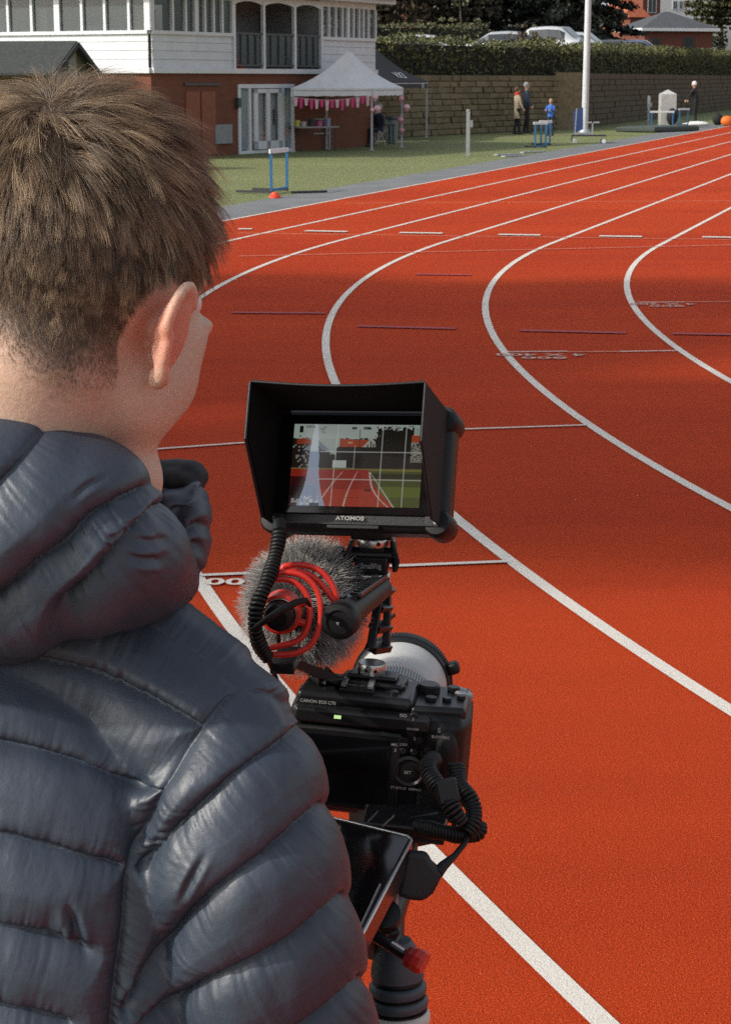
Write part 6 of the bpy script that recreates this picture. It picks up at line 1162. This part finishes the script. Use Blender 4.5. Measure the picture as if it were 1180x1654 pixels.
def density(p):   # p in head axes -> 0..1 and the local length
    r, f, u = p[:, 0], p[:, 1], p[:, 2]; ar_ = abs(r)
    nape = np.interp(ar_, [0, .02, .045, .058, .075], [-.080, -.090, -.108, -.092, -.05])+.022*np.clip((f+.02)/.03, 0, 1)        # hairline low at the back
    wgt = np.clip((u-nape)/.040, 0, 1)**1.4
    front = np.clip((u-(.038+.0*f)-np.clip((f-.045)/.05, 0, 1)*.02)/.012, 0, 1); side = (f > .0); wgt = np.where(f > .035+.02*np.clip((u-.0)/.06, 0, 1), np.minimum(wgt, front), wgt)
    e = np.hypot((f+.004)/.024, (u+.044)/.038); wgt = np.where((ar_ > .055)*(e < 1.0), 0, wgt); wgt = np.where((ar_ > .050)*(f > .020)*(u < -.022), 0, wgt)
    ln = np.interp(u, [-.09, -.06, -.035, -.012, .010, .035, .07, .11], [.003, .004, .006, .011, .018, .029, .038, .044]); ln = ln*np.where(f > .06, .95, 1); return wgt, ln

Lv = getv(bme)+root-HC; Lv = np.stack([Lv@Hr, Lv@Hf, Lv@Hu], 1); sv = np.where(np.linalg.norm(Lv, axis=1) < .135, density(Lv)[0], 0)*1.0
sa_ = bme.attributes.new('stubble', 'FLOAT', 'POINT'); sa_.data.foreach_set('value', np.clip(sv*1.1, 0, 1).astype(np.float32))  # scalp colour darkened by hair density: stubble plus painted shade under the hair
wg, _ = density(lc); pr_ = ar*wg; pr_ /= pr_.sum(); g_ = np.random.default_rng(17)
def sample(n, pr):
    k = g_.choice(len(pr), n, p=pr); a, b = g_.random(n), g_.random(n); w_ = a+b > 1; a[w_] = 1-a[w_]; b[w_] = 1-b[w_]; P = T0[k]+(T1[k]-T0[k])*a[:, None]+(T2_[k]-T0[k])*b[:, None]; return P, nrmls[k]
WH_L = nrm(np.array([.004, -.060, .076]))   # whorl direction in head axes
def flow(L, P, N):
    w_ = HC+(Hr*WH_L[0]+Hf*WH_L[1]+Hu*WH_L[2])*.1; d = P-w_; d -= N*(d*N).sum(1)[:, None]; dl = np.linalg.norm(d, axis=1)[:, None]; d /= dl+1e-6
    c = np.cross(N, d); sp = np.exp(-dl/.035); d = d*(1-.25*sp)+c*sp*.75
    g0 = np.array([0, 0, -1.0])-N*(N@np.array([0, 0, -1.0]))[:, None]; low = np.clip((.045-L[:, 2])/.06, 0, 1)[:, None]; fw = Hf-N*(N@Hf)[:, None]; top = np.clip((L[:, 2]-.03)/.04, 0, 1)[:, None]
    d = d*(1-.55*low)+g0*low*.9+fw*top*.30+Hr*.12*top; d /= np.linalg.norm(d, axis=1)[:, None]+1e-6; return d
def locc(P): return np.stack([(P-HC)@Hr, (P-HC)@Hf, (P-HC)@Hu], 1)
NCL = 2200; pcl, ncl_ = sample(NCL, pr_); lcl = locc(pcl); fcl = flow(lcl, pcl, ncl_)+g_.normal(0, 1, (NCL, 3))*(.34+.26*np.clip((lcl[:, 2:]-.02)/.05, 0, 1)+.9*np.exp(-np.linalg.norm(lcl-WH_L*.1, axis=1)/.014)[:, None]); fcl /= np.linalg.norm(fcl, axis=1)[:, None]; lift = g_.uniform(.05, .95, NCL)**1.2; clen = g_.uniform(.6, 1.25, NCL); csh = g_.normal(0, .24, NCL)
def grow(P, N, k=8, clump=.85, lmul=1.0):
    L = locc(P); n = len(P); _, ln = density(L); nr = np.zeros(n, int)
    for s in range(0, n, 5000): nr[s:s+5000] = np.argmin(((P[s:s+5000, None]-pcl[None])**2).sum(-1), 1)
    ln = ln*lmul*g_.uniform(.75, 1.15, n)*np.where(ln > .012, clen[nr], 1); f = flow(L, P, N)*.55+fcl[nr]*.6+g_.normal(0, .10, (n, 3)); f -= N*(f*N).sum(1)[:, None]*.8; f /= np.linalg.norm(f, axis=1)[:, None]
    li = (lift[nr]*np.clip((L[:, 2]+.03)/.08, .25, 1))[:, None]; out = np.zeros((n, k, 3)); out[:, 0] = P-N*.001; p = P.copy(); st = (ln/(k-1))[:, None]
    _, cl = density(lcl); 
    for i in range(1, k):
        t = i/(k-1); d = N*(li*(1-t*.75)+.20*(1-t))+f*(.55+.6*t)+np.array([0, 0, -.35])*t*np.clip(ln/.04, 0, 1)[:, None]; d /= np.linalg.norm(d, axis=1)[:, None]; p = p+d*st; out[:, i] = p
    tt = np.linspace(0, 1, k)[None, :, None]; rtd = pcl[nr]-P; rtd -= N*(rtd*N).sum(1)[:, None]; cf = np.clip((ln-.005)/.018, .02, 1)[:, None, None]; out = out+rtd[:, None]*clump*cf*tt**1.3
    LL = out-HC; e = np.stack([LL@Hr/.0785, (LL@Hf+.006)/.099, (LL@Hu-.004)/.104], -1); rho = np.linalg.norm(e, axis=-1); tgt = 1.0+.02*tt[..., 0]; up_k = L[:, 2][:, None] > -.03; s_ = np.where((rho < tgt)*up_k, tgt/np.maximum(rho, .3), 1.0); out = HC+LL*s_[..., None]; out[:, 0] = P-N*.001
    return out, nr, ln
hm = NT('brown_hair_strands'); at = hm.n('Attribute'); at.attribute_name = 'shade'; hi = hm.n('HairInfo')
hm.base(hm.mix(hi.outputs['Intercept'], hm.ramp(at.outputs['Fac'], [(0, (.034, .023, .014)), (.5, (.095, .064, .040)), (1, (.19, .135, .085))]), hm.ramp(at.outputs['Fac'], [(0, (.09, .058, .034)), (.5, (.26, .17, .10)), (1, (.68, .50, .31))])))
hm.set(Roughness=.42); hm.b.inputs['Specular IOR Level'].default_value = .55
P, N = sample(36000, pr_); 
wtop = pr_*(1+2.5*np.exp(-np.linalg.norm(lc-WH_L*.1, axis=1)/.02)); P_, N_ = sample(5000, wtop/wtop.sum()); wlow = pr_*np.clip((-.0-lc[:, 2])/.03, 0, 1); P3_, N3_ = sample(20000, wlow/wlow.sum()); P = np.concatenate([P, P_, P3_]); N = np.concatenate([N, N_, N3_])
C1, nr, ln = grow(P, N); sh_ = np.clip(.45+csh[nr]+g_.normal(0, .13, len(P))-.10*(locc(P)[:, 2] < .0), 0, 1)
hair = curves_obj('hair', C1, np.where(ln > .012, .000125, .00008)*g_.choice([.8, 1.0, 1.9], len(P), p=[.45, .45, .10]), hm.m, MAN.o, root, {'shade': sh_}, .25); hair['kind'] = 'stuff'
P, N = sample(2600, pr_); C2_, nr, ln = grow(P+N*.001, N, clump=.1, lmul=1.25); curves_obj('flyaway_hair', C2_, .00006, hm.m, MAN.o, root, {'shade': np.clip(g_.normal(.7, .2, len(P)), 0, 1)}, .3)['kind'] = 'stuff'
